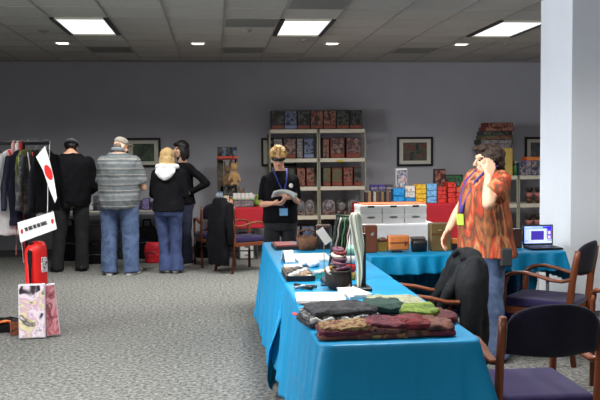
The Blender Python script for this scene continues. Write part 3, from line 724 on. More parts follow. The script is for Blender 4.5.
pane(.0, -.03, .62, .60, (206, 214, 255), 1); pane(-.02, -.03, .42, .44, (64, 48, 160), 2); pane(.36, .1, .16, .62, (70, 50, 210), 1); pane(.37, .10, .08, .16, (226, 200, 255), 2); pane(.37, -.12, .08, .14, (226, 200, 255), 2); pane(-.37, .0, .10, .52, (196, 216, 255), 1)
pane(.03, -.37, .84, .06, (220, 226, 255), 1); pane(.30, .36, .28, .08, (60, 40, 190), 1); pane(-.30, .36, .22, .05, (190, 206, 255), 1)
stack('white notes lying right of the laptop', 553, 246, 566, 250, .008, 2, name='paper_stack')

# -------------------------------------------------- black jacket on the booth chair
coatm = mat('charcoal_cloth', (34, 36, 39), .9, .2, 8, .3, 90, spec=.15)
t = thing('jacket', 'black jacket draped over the armchair inside the blue tables', 'jacket', (1.33, 5.24, 0), -R(93), 'coats hung over chairs')
b = MB()
yb = .285
b.loft([(0, yb + .05, .20, .20, .05), (0, yb + .06, .40, .225, .055), (0, yb + .05, .62, .25, .055), (0, yb + .035, .76, .255, .055), (0, yb + .03, .84, .235, .055), (0, yb + .025, .89, .17, .05), (0, yb + .025, .915, .09, .03)], 28, 3)
b.loft([(0, yb - .085, .56, .20, .022), (0, yb - .075, .70, .225, .026), (0, yb - .035, .82, .22, .036), (0, yb + .01, .885, .16, .035)], 28, 3)
b.limb([(.20, yb - .0, .845), (.235, yb - .018, .72), (.24, yb - .02, .55), (.235, yb - .02, .40), (.22, yb + .0, .24)], [.05, .07, .07, .065, .05], open_end=True)
b.limb([(-.20, yb, .80), (-.24, yb - .01, .66), (-.235, yb + .01, .5)], [.045, .05, .045], open_end=True)
b.sculpt('jacket_body', coatm, t, .010, 3, .022, (14, 5, 4), 5)
b = MB(); b.limb([(-.19, yb + .0, .86), (-.225, yb - .10, .66), (-.215, yb - .19, .50)], [.045, .044, .036], open_end=True); b.sculpt('sleeve', coatm, t, .009, 3, .012, (12, 12, 8), 7)
b = MB(); b.limb([(.10, yb - .06, .80), (.13, yb - .14, .66), (.12, yb - .20, .53)], [.03, .036, .03], open_end=True); b.sculpt('lapel', coatm, t, .009, 3, .010, (12, 12, 8), 8)
b = MB(); b.tube([(.12, yb - .04, .86), (.06, yb - .02, .905), (-.06, yb - .02, .905), (-.12, yb - .04, .86)], (.028, .02), 8); b.build('collar', coatm, t, True)
MB().tube([(.10, yb - .083, .80), (.12, yb - .12, .70), (.08, yb - .14, .66), (.05, yb - .13, .70)], .008, 6).build('zip_cord', mat('pale_cord', (190, 188, 184), .6, .1), t, True)
# coat on the left chair
t = thing('coat', 'long black coat hanging over the chair beside the red table at the left', 'coat', (0.34, 11.0, 0), R(118), 'coats hung over chairs')
b = MB()
b.loft([(0, yb + .06, .10, .22, .075), (0, yb + .07, .4, .22, .085), (0, yb + .06, .7, .225, .075), (0, yb + .03, .88, .20, .07), (0, yb + .02, .97, .10, .05)], 28, 3)
b.loft([(0, yb - .06, .35, .19, .03), (0, yb - .06, .7, .21, .03), (0, yb - .02, .88, .19, .03)], 28, 3)
b.sculpt('coat_body', black_cloth, t, .012, 3, .02, (13, 5, 4), 15)
for sx in (-1, 1):
    b = MB(); b.limb([(sx * .19, yb, .87), (sx * .24, yb + .02, .62), (sx * .235, yb + .0, .38)], [.055, .05, .045], open_end=True); b.sculpt('sleeve', black_cloth, t, .01, 3, .012, (12, 12, 8), 16 + sx)
# purple tote under the cross table
p = on(543, 330, 0); 
t = thing('tote_bag', 'purple fabric bag on the floor under the cross table', 'bag', (2.62, 6.86, 0), R(8))
pm = mat('purple_fabric', (92, 62, 150), .85, .15, 10)
b = MB(); b.loft([(0, 0, 0, .17, .10), (0, 0, .15, .19, .12), (0, 0, .27, .17, .07), (0, 0, .29, .16, .05)], 28, 3); b.sculpt('bag_body', pm, t, .012, 2, .012, (9, 9, 9), 4, 0.0)
for s_ in (-1, 1): MB().tube([(-.08, s_ * .04, .27), (-.05, s_ * .045, .37), (.05, s_ * .045, .37), (.08, s_ * .04, .27)], .007, 6).build('handle', pm, t, True)
t = thing('tote_bag', 'dark blue fabric bag under the cross table, behind the tie-dye shirt', 'bag', (2.26, 6.88, 0), R(-8))
pm = mat('dark_blue_fabric', (36, 34, 96), .85, .15, 10)
b = MB(); b.loft([(0, 0, 0, .13, .10), (0, 0, .25, .15, .11), (0, 0, .42, .13, .06), (0, 0, .44, .12, .04)], 28, 3); b.sculpt('bag_body', pm, t, .012, 2, .012, (9, 9, 9), 4, 0.0)
for s_ in (-1, 1): MB().tube([(-.08, s_ * .04, .42), (-.05, s_ * .045, .5), (.05, s_ * .045, .5), (.08, s_ * .04, .42)], .007, 6).build('handle', pm, t, True)
# ================================================================== tall shelving with boxed figures
SY = 12.63
LV = [1.911, 1.466, 1.032, 0.585, 0.165]          # shelf tops
postm = mat('shelf_post', (150, 146, 128), .5, .05)
def shelf_unit(label, X0, X1, Y0, Y1, levels, top, name='shelving_unit', m=cream):
    t = thing(name, label, 'shelves', ((X0 + X1) / 2, (Y0 + Y1) / 2, 0), 0)
    w, d = X1 - X0, Y1 - Y0
    for sx in (-1, 1):
        for sy in (-1, 1): MB().box((sx * (w / 2 - .011), sy * (d / 2 - .015), top / 2), (.022, .03, top), bev=.003).build('post', postm, t)
    for z in levels: MB().box((0, 0, z - .03), (w - .004, d, .06), bev=.006).build('shelf', m, t)
    return t
X0, XM, X1 = at(269, 131, SY).x, at(318.5, 131, SY).x, at(366, 131, SY).x
shelf_unit('left bay of the tall cream shelving behind the man with papers', X0, XM - .004, SY, SY + .42, LV, 1.911)
shelf_unit('right bay of the tall cream shelving, beside the white boxes', XM + .004, X1, SY, SY + .42, LV, 1.911)
art_dark = art('cover_dark', [(12, 14, 16), (22, 27, 28), (84, 86, 76), (16, 18, 20), (22, 26, 26), (46, 30, 30)], 9, .4, 5, .2)
art_blue = art('cover_blue', [(16, 18, 40), (38, 48, 86), (110, 120, 140), (24, 24, 44), (30, 34, 56)], 13, .4, 6, .2)
art_red = art('cover_red', [(26, 18, 20), (100, 38, 34), (150, 104, 84), (40, 26, 28), (84, 30, 30)], 13, .4, 6, .2)
art_pale = art('cover_pale', [(120, 60, 52), (30, 30, 38), (150, 124, 112), (70, 34, 34), (34, 36, 50), (130, 70, 58)], 12, .4, 6, .2)
art_gy = art('cover_grey', [(40, 38, 44), (150, 140, 140), (80, 76, 84), (150, 140, 140), (60, 40, 44)], 15, .4, 6, .2)
art_grn = art('cover_green', [(26, 40, 30), (110, 54, 42), (84, 96, 66), (50, 34, 32)], 13, .4, 6, .2)
boxdk = mat('carton_dark', (34, 30, 32), .5, .1); boxrd = mat('carton_red', (96, 32, 30), .5, .1); redstrip = mat('strip_red', (128, 64, 50), .5, .15, 30); bluestrip = mat('strip_blue', (120, 130, 160), .5, .15, 30); window = mat('blister_plastic', (110, 108, 116), .12, .2, 20, spec=.6)
def carton(label, X, Y, z, w, d, h, body, face, strip=None, group=None, name='figure_box', cat='box', rz=0.0):
    t = thing(name, label, cat, (X, Y + d / 2, z + .002), rz, group)
    MB().box((0, 0, h / 2), (w, d, h), bev=min(.004, h * .1)).build('carton', body, t)
    sh = h * .2 if strip else 0
    MB().box((0, -d / 2 - .001, sh + (h - sh) / 2), (w * .93, .003, (h - sh) * .92)).build('cover_art', face, t)
    if strip: MB().box((0, -d / 2 - .001, sh / 2 + h * .02), (w * .93, .003, sh * .85)).build('title_strip', strip, t)
    return t
faces = [art_dark, art_blue, art_dark, art_red, art_red, art_dark, art_dark]
nm = ['dark', 'blue', 'dark', 'reddish', 'reddish', 'dark', 'dark']
for i in range(7):
    a, c = at(271.3 + i * 13.05, 128, SY), at(271.3 + (i + 1) * 13.05, 110, SY)
    carton('%s boxed figure set on top of the tall shelving, %s from the left' % (nm[i], ORD[i]), (a.x + c.x) / 2, SY + .02, LV[0], c.x - a.x - .008, .22, .285, boxdk, faces[i], bluestrip if i == 1 else redstrip, 'boxed sets on top of the shelving')
rows = [  # level, y-top px, [(u0,u1,body,face,strip,colour word)]
    (1, 137, [(274, 283, boxdk, art_gy, None, 'grey'), (284, 296.5, boxdk, art_pale, redstrip, 'pale red'), (297, 303.5, boxdk, art_gy, None, 'slim grey'), (304, 314.5, boxdk, art_blue, bluestrip, 'blue'), (323, 329.5, boxdk, art_red, None, 'dark red'), (330.5, 345, boxrd, art_pale, redstrip, 'tall pale red'), (346.5, 361, boxrd, art_pale, redstrip, 'wide pale red')], 'second'),
    (2, 168, [(274, 281, boxdk, art_gy, None, 'grey'), (282, 296, boxdk, art_dark, redstrip, 'dark'), (297, 305.5, boxrd, art_red, None, 'red'), (306.5, 314.5, boxdk, art_red, redstrip, 'dark red'), (323, 331, boxdk, art_grn, redstrip, 'green and red'), (332, 342.5, boxrd, art_grn, redstrip, 'red and green'), (343.5, 353, boxrd, art_red, redstrip, 'red'), (354, 361.5, boxrd, art_dark, redstrip, 'dark red')], 'third'),
    (4, 226, [(274, 284, boxdk, art_gy, None, 'grey'), (285, 300, boxdk, art_gy, bluestrip, 'wide grey'), (301, 314.5, boxdk, art_blue, None, 'blue grey'), (323, 332, boxdk, art_blue, None, 'blue grey'), (333, 345, boxdk, art_gy, redstrip, 'grey'), (346, 359, boxdk, art_dark, None, 'dark')], 'lowest')]
for lv, vt_, items, word in rows:
    for i, (u0, u1, bd, fc, st, cw) in enumerate(items):
        a, c = at(u0, 200, SY + .04), at(u1, 200, SY + .04)
        h = at(300, vt_, SY + .04).z - LV[lv]
        side_ = 'left' if u0 < 318 else 'right'
        k = i if u0 < 318 else i - sum(1 for q in items if q[0] < 318)
        carton('%s figure box, %s shelf down, %s from left, %s bay of the shelving' % (cw, word, ORD[k], side_) if word != 'lowest' else '%s box on the lowest shelf, %s from the left in the %s bay' % (cw, ORD[k], side_),
               (a.x + c.x) / 2, SY + .03, LV[lv], c.x - a.x - .006, .24, min(h, .31), bd, fc, st, 'boxes on the %s shelf' % word)
# rounded blister packs on the fourth shelf
for i, (u0, u1, cw) in enumerate(((274, 283, 'grey'), (285, 295, 'dark'), (297, 305, 'grey'), (306, 314.5, 'pale'), (323, 335.5, 'pale'), (337, 347.5, 'dark'), (348.5, 361, 'grey'))):
    a, c = at(u0, 200, SY + .04), at(u1, 200, SY + .04); w = c.x - a.x; h = .235
    t = thing('blister_pack', '%s domed blister pack, fourth shelf down, %s from left in the %s bay' % (cw, ORD[i if i < 4 else i - 4], 'left' if i < 4 else 'right'), 'package', ((a.x + c.x) / 2, SY + .16, LV[3] + .002), 0, 'blister packs on the fourth shelf')
    out = [(-w / 2, 0), (w / 2, 0), (w / 2, h * .75)] + [(w / 2 * math.cos(q * PI / 8), h * .75 + h * .25 * math.sin(q * PI / 8)) for q in range(1, 8)] + [(-w / 2, h * .75)]
    MB().prism(out, .10).build('blister', art_gy if cw != 'dark' else art_dark, t); MB().box((0, -.052, h * .14), (w * .9, .006, h * .24)).build('title_strip', art_pale, t)
    MB().ell((0, -.05, h * .56), (w * .36, .035, h * .28)).build('dome', window if cw == 'grey' else art_gy, t, True)
# yellow price label on the board
p = at(340, 161, SY); tag(MB().box((0, 0, 0), (.10, .004, .03)).build('shelf_label', mat('yellow_card', (200, 180, 60), .7, .05)), 'small yellow label on the shelf edge in the right bay', 'label').location = (p.x, SY - .003, 1.425)

# ================================================================== white boxes on the white cloth table
wt = table('folding table under the white cloth, carrying the white storage boxes', 1.62, 2.44, 9.28, 9.98, top=.725)
o = cloth('white cloth under the white storage boxes', 1.616, 2.50, 9.275, 9.985, 0.727, (.34, .34, .34, .34), whitecloth, 41, group='tablecloths by the shelving', amp=.012, flare=.03)
corr = mat('white_corrugated', (226, 224, 222), .85, .04, 6)
a, c = at(360, 224, 9.3), at(427, 204, 9.3); bw = (c.x - a.x) / 3; bh = (c.z - .75) / 2 + .002
for r in range(2):
    for k in range(3):
        t = thing('storage_box', 'white storage box, %s row, %s from the left on the white cloth' % (['lower', 'upper'][r], ORD[k]), 'box', (a.x + bw * (k + .5), 9.30 + .21, .736 + r * bh), 0, 'white cardboard storage boxes')
        MB().box((0, 0, bh * .36), (bw - .012, .40, bh * .72)).build('carton', corr, t)
        MB().box((0, 0, bh * .80), (bw - .004, .41, bh * .39), bev=.003).build('lid', corr, t)
        hl = mat('hand_hole', (44, 42, 42), .9, 0)
        if r: MB().box((0, -.206, bh * .60 + .03), (.075, .006, .022)).build('hand_hole', hl, t)
        else: MB().ell((0, -.206, bh * .50 + .02), (.05, .004, .013)).build('hand_hole', mat('hand_hole_grey', (110, 108, 108), .9, 0), t)
# cardboard sheet on top of the boxes
tag(MB().box(((a.x + c.x) / 2 + .03, 9.55, .737 + 2 * bh + .006), (c.x - a.x - .04, .34, .010), bev=.003).build('cardboard_tray', mat('orange_cardboard', (190, 110, 70), .8, .15, 10)), 'flat orange cardboard sheet lying on the white storage boxes', 'cardboard')

# ================================================================== red table with books and boxes
RX0, RX1, RY = 2.10, 3.90, 11.98
table('folding table under the long red cloth by the back wall', RX0, RX1, RY, RY + .58, top=.78)
cloth('long red cloth on the table under the colourful boxes, by the back wall', RX0 - .004, RX1 + .004, RY - .004, RY + .584, 0.782, (.7, .5, .4, .7), redcloth, 51, group='tablecloths by the back wall', amp=.012, flare=.03)
RT = .789
def rb(u): return at(u, 200, RY + .06).x
def rz_(v): return at(400, v, RY + .06).z
spine = [(60, 44, 40), (150, 120, 90), (40, 36, 44), (170, 160, 150), (90, 60, 40), (50, 50, 60), (130, 100, 70), (36, 30, 34), (110, 90, 80), (70, 60, 66)]
for i in range(10):
    w = (rb(392) - rb(366)) / 10; h = .175 + .012 * ((i * 7) % 3)
    t = thing('book', 'upright paperback on the red table, %s from the left' % ORD[i], 'book', (rb(366) + w * (i + .5), RY + .15, RT), 0, 'upright paperbacks on the red table')
    MB().box((0, 0, h / 2), (w * .94, .13, h)).build('cover', mat('spine_%d' % i, spine[i], .6, .15, 20), t); MB().box((0, .002, h / 2), (w * .7, .128, h + .004)).build('pages', white_paper, t)
for i, (u0, u1, cc) in enumerate(((371, 379, (60, 44, 110)), (379, 386, (70, 54, 130)), (386, 394, (60, 60, 66)))):
    w = rb(u1) - rb(u0)
    t = thing('book', '%s book lying flat on the upright paperbacks, %s from the left' % (['violet', 'purple', 'grey'][i], ORD[i]), 'book', ((rb(u0) + rb(u1)) / 2, RY + .15, RT + .2), 0, 'books lying on the paperbacks')
    MB().box((0, 0, .04), (w * .95, .13, .08), bev=.003).build('cover', mat('flatbook_%d' % i, cc, .6, .15, 20), t); MB().box((0, -.0655, .03), (w * .85, .002, .03)).build('title_strip', art_gy, t)
def pile(u0, u1, v0, n, cols, word, yoff=.04, d=.2, z0=RT, group=None):
    w = rb(u1) - rb(u0); h = (rz_(v0) - z0) / n
    for k in range(n):
        cc = cols[k % len(cols)]
        carton('%s carton on the red table, %s' % (word[k % len(word)] if isinstance(word, list) else word, 'alone' if n == 1 else ['lowest', 'second from the bottom', 'third from the bottom', 'fourth from the bottom', 'fifth from the bottom'][k] + ' of its stack'),
               (rb(u0) + rb(u1)) / 2, RY + yoff, z0 + k * h, w * .97, d, h * .93, mat('carton_%d_%d_%d' % cc, cc, .5, .12, 20), art('label_%d_%d_%d' % cc, [cc, tuple(min(255, x + 30) for x in cc), cc, tuple(int(x * .6) for x in cc)], 30), None, group or 'stacked cartons on the red table', 'stock_carton')
pile(393, 404.5, 188, 2, [(20, 128, 196)], ['bright blue'])
pile(405, 415, 186, 3, [(24, 120, 190), (190, 186, 186), (206, 196, 190)], ['mid blue', 'grey-white', 'cream-white'])
pile(415.5, 426, 184.5, 4, [(216, 168, 40)], ['yellow'])
pile(426.5, 436.5, 184, 3, [(104, 162, 210)], ['pale blue'])
pile(437, 446.5, 187, 4, [(196, 40, 34), (180, 44, 36)], ['red'])
pile(447.5, 455.5, 183, 4, [(200, 44, 36)], ['narrow red'])
pile(456, 463.5, 188, 3, [(206, 54, 46)], ['bright red'])
pile(464, 472, 188, 3, [(212, 60, 50)], ['orange-red'])
def rcart(u0, u1, v0, v1, body, face, label, yoff=.30, strip=None):
    z0 = RT
    carton(label, (rb(u0) + rb(u1)) / 2, RY + yoff, z0, rb(u1) - rb(u0), .10, rz_(v0) - z0, body, face, strip, 'boxes standing at the back of the red table')
rcart(400, 411, 169, 187, whitecloth, art('figure_white', [(214, 210, 210), (60, 60, 110), (210, 200, 196), (170, 60, 60)], 14), 'tall white box with a blue figure, below the framed picture')
rcart(439, 450, 170, 187, boxdk, art_red, 'tall dark pinkish box standing behind the red cartons')
rcart(450, 468, 176, 189, boxdk, art('green_black', [(20, 22, 30), (50, 110, 60), (24, 24, 40), (140, 150, 140)], 14), 'wide dark box with green marks behind the red cartons')
carton('flat orange box lying along the front edge of the red table', rb(396) + .0, RY - .0 + .005, RT, .8, .035, .03, mat('orange_box', (200, 100, 50), .7, .1), mat('orange_box2', (210, 120, 60), .7, .1), None, None, 'flat_box')

# ================================================================== right shelf by the column
QX0, QX1 = at(478, 176, 12.45).x, at(560, 176, 12.45).x
QXM = at(518, 176, 12.45).x
shelf_unit('low cream shelf unit behind the person in tie-dye, carrying the high stack', QX0, QXM - .003, 12.42, 12.86, [1.168, .73, .30], 1.168)
shelf_unit('low cream shelf unit partly behind the white column', QXM + .003, QX1, 12.42, 12.86, [1.168, .73, .30], 1.168)
# extra upright in view
def q(u): return at(u, 170, 12.5).x
def qz(v): return at(520, v, 12.5).z
carton('yellow cardboard carton under the high stack of flat boxes by the column', (q(489) + q(512)) / 2, 12.47, 1.168, q(512) - q(489), .3, qz(148) - 1.168, yellowcard, yellowcard, None, None, 'cardboard_carton')
z = qz(148)
for k in range(6):
    u0, u1 = [(480, 511), (479, 512), (481, 512), (482, 511), (484, 513), (486, 512)][k]
    h = (qz(122.5) - qz(148)) / 6
    cw = ['dark brown', 'grey-brown', 'olive and red', 'dark grey', 'maroon', 'red-brown'][k]
    carton('%s flat box, %s in the high stack by the column' % (cw, ['lowest', 'second from the bottom', 'third from the bottom', 'third from the top', 'second from the top', 'topmost'][k]), (q(u0) + q(u1)) / 2, 12.46, z + k * h, q(u1) - q(u0), .3, h * .97, [boxdk, boxdk, mat('carton_olive', (84, 76, 50), .6, .1), boxdk, boxrd, boxrd][k], [art_gy, art_gy, art_grn, art_dark, art_red, art_red][k], None, 'flat boxes in the high stack', 'flat_box')
t = thing('green_bottle', 'small green bottle on the low shelf unit beside the column', 'bottle', (q(515.5), 12.5, 1.168), 0)
MB().loft([(0, 0, 0, .03, .03), (0, 0, .13, .032, .032), (0, 0, .17, .012, .012), (0, 0, .20, .012, .012)], 16).build('bottle_body', mat('bottle_green', (50, 110, 60), .3, .1), t, True); MB().loft([(0, 0, .2, .014, .014), (0, 0, .22, .014, .014)], 12).build('cap', white_paper, t)
for i, (u0, u1, v0, cc, w_) in enumerate(((518.5, 524, 163, (70, 84, 120), 'slate'), (524.5, 530, 161, (90, 110, 170), 'blue'), (530.5, 536, 161, (60, 80, 150), 'deep blue'), (536.5, 542, 161, (110, 120, 150), 'grey-blue'))):
    carton('%s figure box on top of the low shelf unit, %s from the left' % (w_, ORD[i]), (q(u0) + q(u1)) / 2, 12.45, 1.168, q(u1) - q(u0), .2, qz(v0) - 1.168, mat('cart_%s' % w_, cc, .5, .15, 20), art('art_%s' % w_, [cc, (170, 150, 130), (40, 40, 60), cc], 20), None, 'boxes on the low shelf unit')
carton('orange flat box lying on the blue boxes beside the column', (q(525) + q(545)) / 2, 12.45, qz(161) + .004, q(545) - q(525), .2, .055, mat('orange_tin', (206, 92, 40), .5, .1), mat('orange_tin2', (220, 130, 60), .5, .2, 20), None, None, 'flat_box')
carton('small red flat box left of the blue boxes on the low shelf unit', (q(505) + q(517)) / 2, 12.60, 1.168, q(518) - q(506), .15, qz(161) - 1.168, boxrd, art_red, None, None, 'flat_box')
for lv, (v0, v1) in ((.73, (184, 204)), (.30, (208, 232))):
    for i, (u0, u1) in enumerate(((527, 535), (536, 545))):
        h = .26
        t = thing('bowl_pack', 'brown and pink bowl stack on the %s shelf beside the column, %s' % ('middle' if lv > .5 else 'bottom', ['on the left', 'on the right'][i]), 'bowls', ((q(u0) + q(u1)) / 2, 12.56, lv), 0, 'bowl stacks on the low shelf unit')
        for k in range(3):
            zz = k * .085; r = (q(u1) - q(u0)) / 2
            MB().loft([(0, 0, zz, r * .5, r * .5), (0, 0, zz + .05, r * .95, r * .95), (0, 0, zz + .075, r, r), (0, 0, zz + .08, r * .9, r * .9)], 18).build('bowl', [mat('bowl_brown', (90, 60, 44), .5, .15), mat('bowl_pink', (190, 120, 110), .5, .15), mat('bowl_dark', (50, 44, 36), .5, .15)][k], t, True)

# ================================================================== red table at the left with mixed goods
LX0, LX1, LY = -0.05, 0.70, 12.02
table('folding table under the short red cloth, behind the chair with the coat', LX0, LX1, LY, LY + .7, top=.76)
cloth('short red cloth on the table of mixed goods, behind the chair with the coat', LX0 - .004, LX1 + .004, LY - .004, LY + .704, .762, (.30, .26, .3, .3), redcloth, 61, group='tablecloths by the back wall', amp=.01, flare=.03)
LT = .769
def l(u): return at(u, 200, LY + .1).x
def lz(v): return at(230, v, LY + .1).z
t = thing('display_tower', 'tall collaged display stand on the left red table, carrying boxes on its top', 'display stand', ((l(218) + l(238)) / 2, LY + .38, LT), 0)
w = l(238) - l(218); hT = lz(160) - LT
MB().box((-w * .36, .02, hT / 2), (w * .30, .10, hT), bev=.004).build('stand_post', art('collage', [(30, 34, 30), (120, 104, 80), (60, 58, 50), (84, 70, 54), (40, 46, 40)], 12), t)
MB().box((w * .42, .02, hT / 2), (.02, .10, hT)).build('stand_post', black, t)
MB().box((.02, .03, .15), (w * .9, .12, .30), bev=.004).build('stand_base', art('label_mix', [(24, 24, 26), (90, 90, 84), (30, 34, 36), (170, 160, 150), (40, 40, 40)], 12), t)
MB().box((0, -.03, hT + .008), (w * 1.06, .22, .016)).build('top_shelf', boxrd, t)
for i in range(4):
    ww = (l(238) - l(218)) / 4
    carton('dark blue box with a red base on the display tower, %s from the left' % ORD[i], l(218) + ww * (i + .5), LY + .26, LT + hT + .016, ww * .95, .18, lz(147) - LT - hT - .016, mat('carton_navy', (36, 40, 66), .5, .1), art_blue if i % 2 else art_dark, mat('strip_bright', (196, 70, 44), .5, .2, 30), 'boxes on the display tower')
plush = [mat('plush_tan', (176, 140, 96), .95, .2, 30, .5, 200), mat('plush_brown', (110, 84, 60), .95, .2, 30, .5, 200), mat('plush_green', (120, 150, 60), .95, .2, 30, .5, 200)]
for i, (u, v, mi) in enumerate(((228, 186, 1), (235, 188, 0), (242, 192, 1))):
    X, Z = l(u), LT
    t = thing('plush_toy', ['brown long-eared plush toy against the display tower', 'tan plush toy sitting tallest beside the display tower', 'small brown plush toy beside the tan one'][i], 'toy', (X, LY + .32 if i < 2 else LY + .3, LT + (.305 if i < 2 else 0)), 0, 'plush toys on the left red table')
    s_ = [1.0, 1.15, .8][i]
    b = MB(); b.ell((0, 0, .10 * s_), (.06 * s_, .05 * s_, .10 * s_)); b.ell((0, -.01, .24 * s_), (.05 * s_, .045 * s_, .055 * s_)); b.limb([(-.05 * s_, -.02, .14 * s_), (-.07 * s_, -.05, .07 * s_)], [.02, .018]); b.limb([(.05 * s_, -.02, .14 * s_), (.07 * s_, -.05, .07 * s_)], [.02, .018]); b.limb([(-.03, -.03, .03), (-.04, -.09, .025)], [.026, .022]); b.limb([(.03, -.03, .03), (.04, -.09, .025)], [.026, .022])
    b.sculpt('plush_body', plush[mi], t, .01, 2, .003, (40, 40, 40), i, 0.0)
    for sx in (-1, 1): MB().limb([(sx * .03 * s_, 0, .28 * s_), (sx * .045 * s_, .0, .36 * s_)], [.018, .012]).sculpt('ear', plush[mi], t, .008, 2)
for i in range(5):
    ww = (l(253) - l(233)) / 5
    carton('white packet in the row on the left red table, %s from the left' % ORD[i], l(233) + ww * (i + .5), LY + .12, LT + .10, ww * .9, .10, .10, white_paper, white_paper, [mat('edge_green', (110, 180, 90), .6, 0), mat('edge_pink', (200, 130, 150), .6, 0)][i % 2], 'white packets on the left red table', 'packet', 'packet')
carton('long dark box carrying the white packets on the left red table', (l(233) + l(254)) / 2, LY + .10, LT, l(254) - l(233), .16, .098, boxdk, art_gy, None, None, 'long_box')
for i, (u0, u1, v0, cc, w_) in enumerate(((216, 223, 192, (60, 110, 150), 'blue'), (223.5, 229, 196, (216, 190, 150), 'cream'), (229.5, 233, 199, (210, 120, 40), 'orange'))):
    carton('small %s box at the left of the left red table' % w_, (l(u0) + l(u1)) / 2, LY + .10, LT, l(u1) - l(u0), .12, lz(v0) - LT, mat('small_%s' % w_, cc, .5, .1), art('smallart_%s' % w_, [cc, (220, 210, 200), cc, (60, 50, 50)], 30), None, 'small boxes on the left red table', 'small_box')
t = thing('plush_toy', 'round green plush toy at the right end of the left red table', 'toy', (l(258), LY + .22, LT), 0, 'plush toys on the left red table')
b = MB(); b.ell((0, 0, .06), (.065, .05, .062)); b.ell((0, -.01, .14), (.045, .04, .042)); b.sculpt('plush_body', plush[2], t, .009, 2, .003, (40, 40, 40), 9, 0.0)
for sx in (-1, 1): MB().ell((sx * .018, -.048, .15), (.007, .006, .007)).build('bead_eye', black, t, True)
carton('white shrink-wrapped pack leaning beside the green plush toy', l(252) + .01, LY + .30, LT, .10, .06, .17, white_paper, white_paper, None, None, 'packet', 'packet')
# drawer tower on the floor under the red table
t = thing('drawer_tower', 'white plastic drawer tower on the floor under the left red table', 'drawers', (.45, LY + .2, 0), 0)
MB().box((0, 0, .19), (.22, .26, .38), bev=.004).build('drawer_shell', mat('grey_shell', (90, 90, 92), .6, .05), t)
for k in range(3):
    dr = MB().box((0, -.132, .07 + k * .12), (.19, .012, .095), bev=.003).build('drawer', mat('white_plastic', (196, 194, 192), .5, .04), t); MB().box((0, -.142, .07 + k * .12), (.06, .012, .012)).build('handle', black, dr)

# ================================================================== wall table at the left, with stock under it
table('long pale folding table along the wall behind the browsing people', -3.75, -.70, 12.22, 12.95, top=.74)
W_T = .742
def wb_(u): return at(u, 208, 12.35).x
rnd = random.Random(3)
wall_items = [(56, 64, 196, (30, 30, 34), 'black'), (64, 74, 199, (60, 40, 40), 'dark red'), (74, 84, 193, (36, 36, 40), 'charcoal'), (88, 93, 203, (206, 204, 200), 'white'), (94, 104, 196, (50, 50, 60), 'slate'), (106, 118, 190, (40, 40, 44), 'graphite'), (120, 132, 196, (70, 50, 90), 'violet'), (136, 143, 202, (40, 34, 60), 'indigo'), (143, 150, 199, (96, 80, 130), 'lilac'), (150, 158, 203, (36, 34, 44), 'ink blue'), (165, 174, 196, (40, 40, 40), 'soot grey'), (188, 194, 199, (60, 60, 70), 'steel blue')]
for i, (u0, u1, v0, cc, w_) in enumerate(wall_items):
    carton('%s box on the long wall table, between the browsing people' % w_, (wb_(u0) + wb_(u1)) / 2, 12.26 + .1 * (i % 2), W_T, (wb_(u1) - wb_(u0)) * .95, .22, at(100, v0, 12.35).z - W_T, mat('wallbox_%d' % i, cc, .6, .15, 20), art('wallart_%d' % i, [cc, tuple(min(255, x + 50) for x in cc), cc, tuple(x // 2 for x in cc)], 24), None, 'boxes on the long wall table', 'stock_box')
def bag(name, label, X, Y, w, d, h, m, seed, cat='bag', handle=True):
    t = thing(name, label, cat, (X, Y, 0), rnd.uniform(-.2, .2))
    b = MB(); b.loft([(0, 0, 0, w * .46, d * .46), (0, 0, h * .4, w * .5, d * .5), (0, 0, h * .85, w * .46, d * .4), (0, 0, h, w * .36, d * .25)], 28, 3.2)
    b.sculpt('bag_body', m, t, .012, 2, .015, (8, 8, 8), seed, 0.0)
    if handle:
        for s_ in (-1, 1): MB().tube([(-w * .2, s_ * d * .2, h * .93), (-w * .14, s_ * d * .22, h * 1.2), (w * .14, s_ * d * .22, h * 1.2), (w * .2, s_ * d * .2, h * .93)], .010, 6).build('handle', m, t, True)
    MB().tube([(-w * .3, -d * .49, h * .5), (0, -d * .52, h * .53), (w * .3, -d * .49, h * .5)], .006, 6).build('zip', mat('zip_grey', (100, 100, 104), .4, 0, metal=.6), t, True)
redbag = mat('red_nylon', (206, 34, 48), .6, .12, 8)
bag('shopping_bag', 'red bag standing on the floor between the striped man and the blonde woman', -.90, 12.0, .23, .18, .30, redbag, 3, handle=False)
bag('backpack', 'black backpack on the floor behind the red bag', -1.02, 12.55, .34, .25, .48, black_cloth, 5)
bag('duffel_bag', 'black duffel bag on the floor between the man in black and the striped man', -1.72, 12.1, .42, .28, .26, black_cloth, 7)
bag('backpack', 'black backpack under the wall table behind the legs of the man in black', -2.15, 12.5, .34, .25, .5, black_cloth, 9)
bag('backpack', 'dark backpack under the wall table behind the striped man', -1.29, 12.55, .36, .25, .48, mat('charcoal_nylon', (34, 34, 38), .7, .1), 11)
bag('duffel_bag', 'black duffel bag under the wall table at the right of the dark-haired woman', -.12, 12.5, .38, .28, .34, black_cloth, 13)
carton('black stock box under the wall table, behind the duffel bag', -1.72, 12.35, 0, .40, .3, .52, black, boxdk, None, None, 'stock_box')

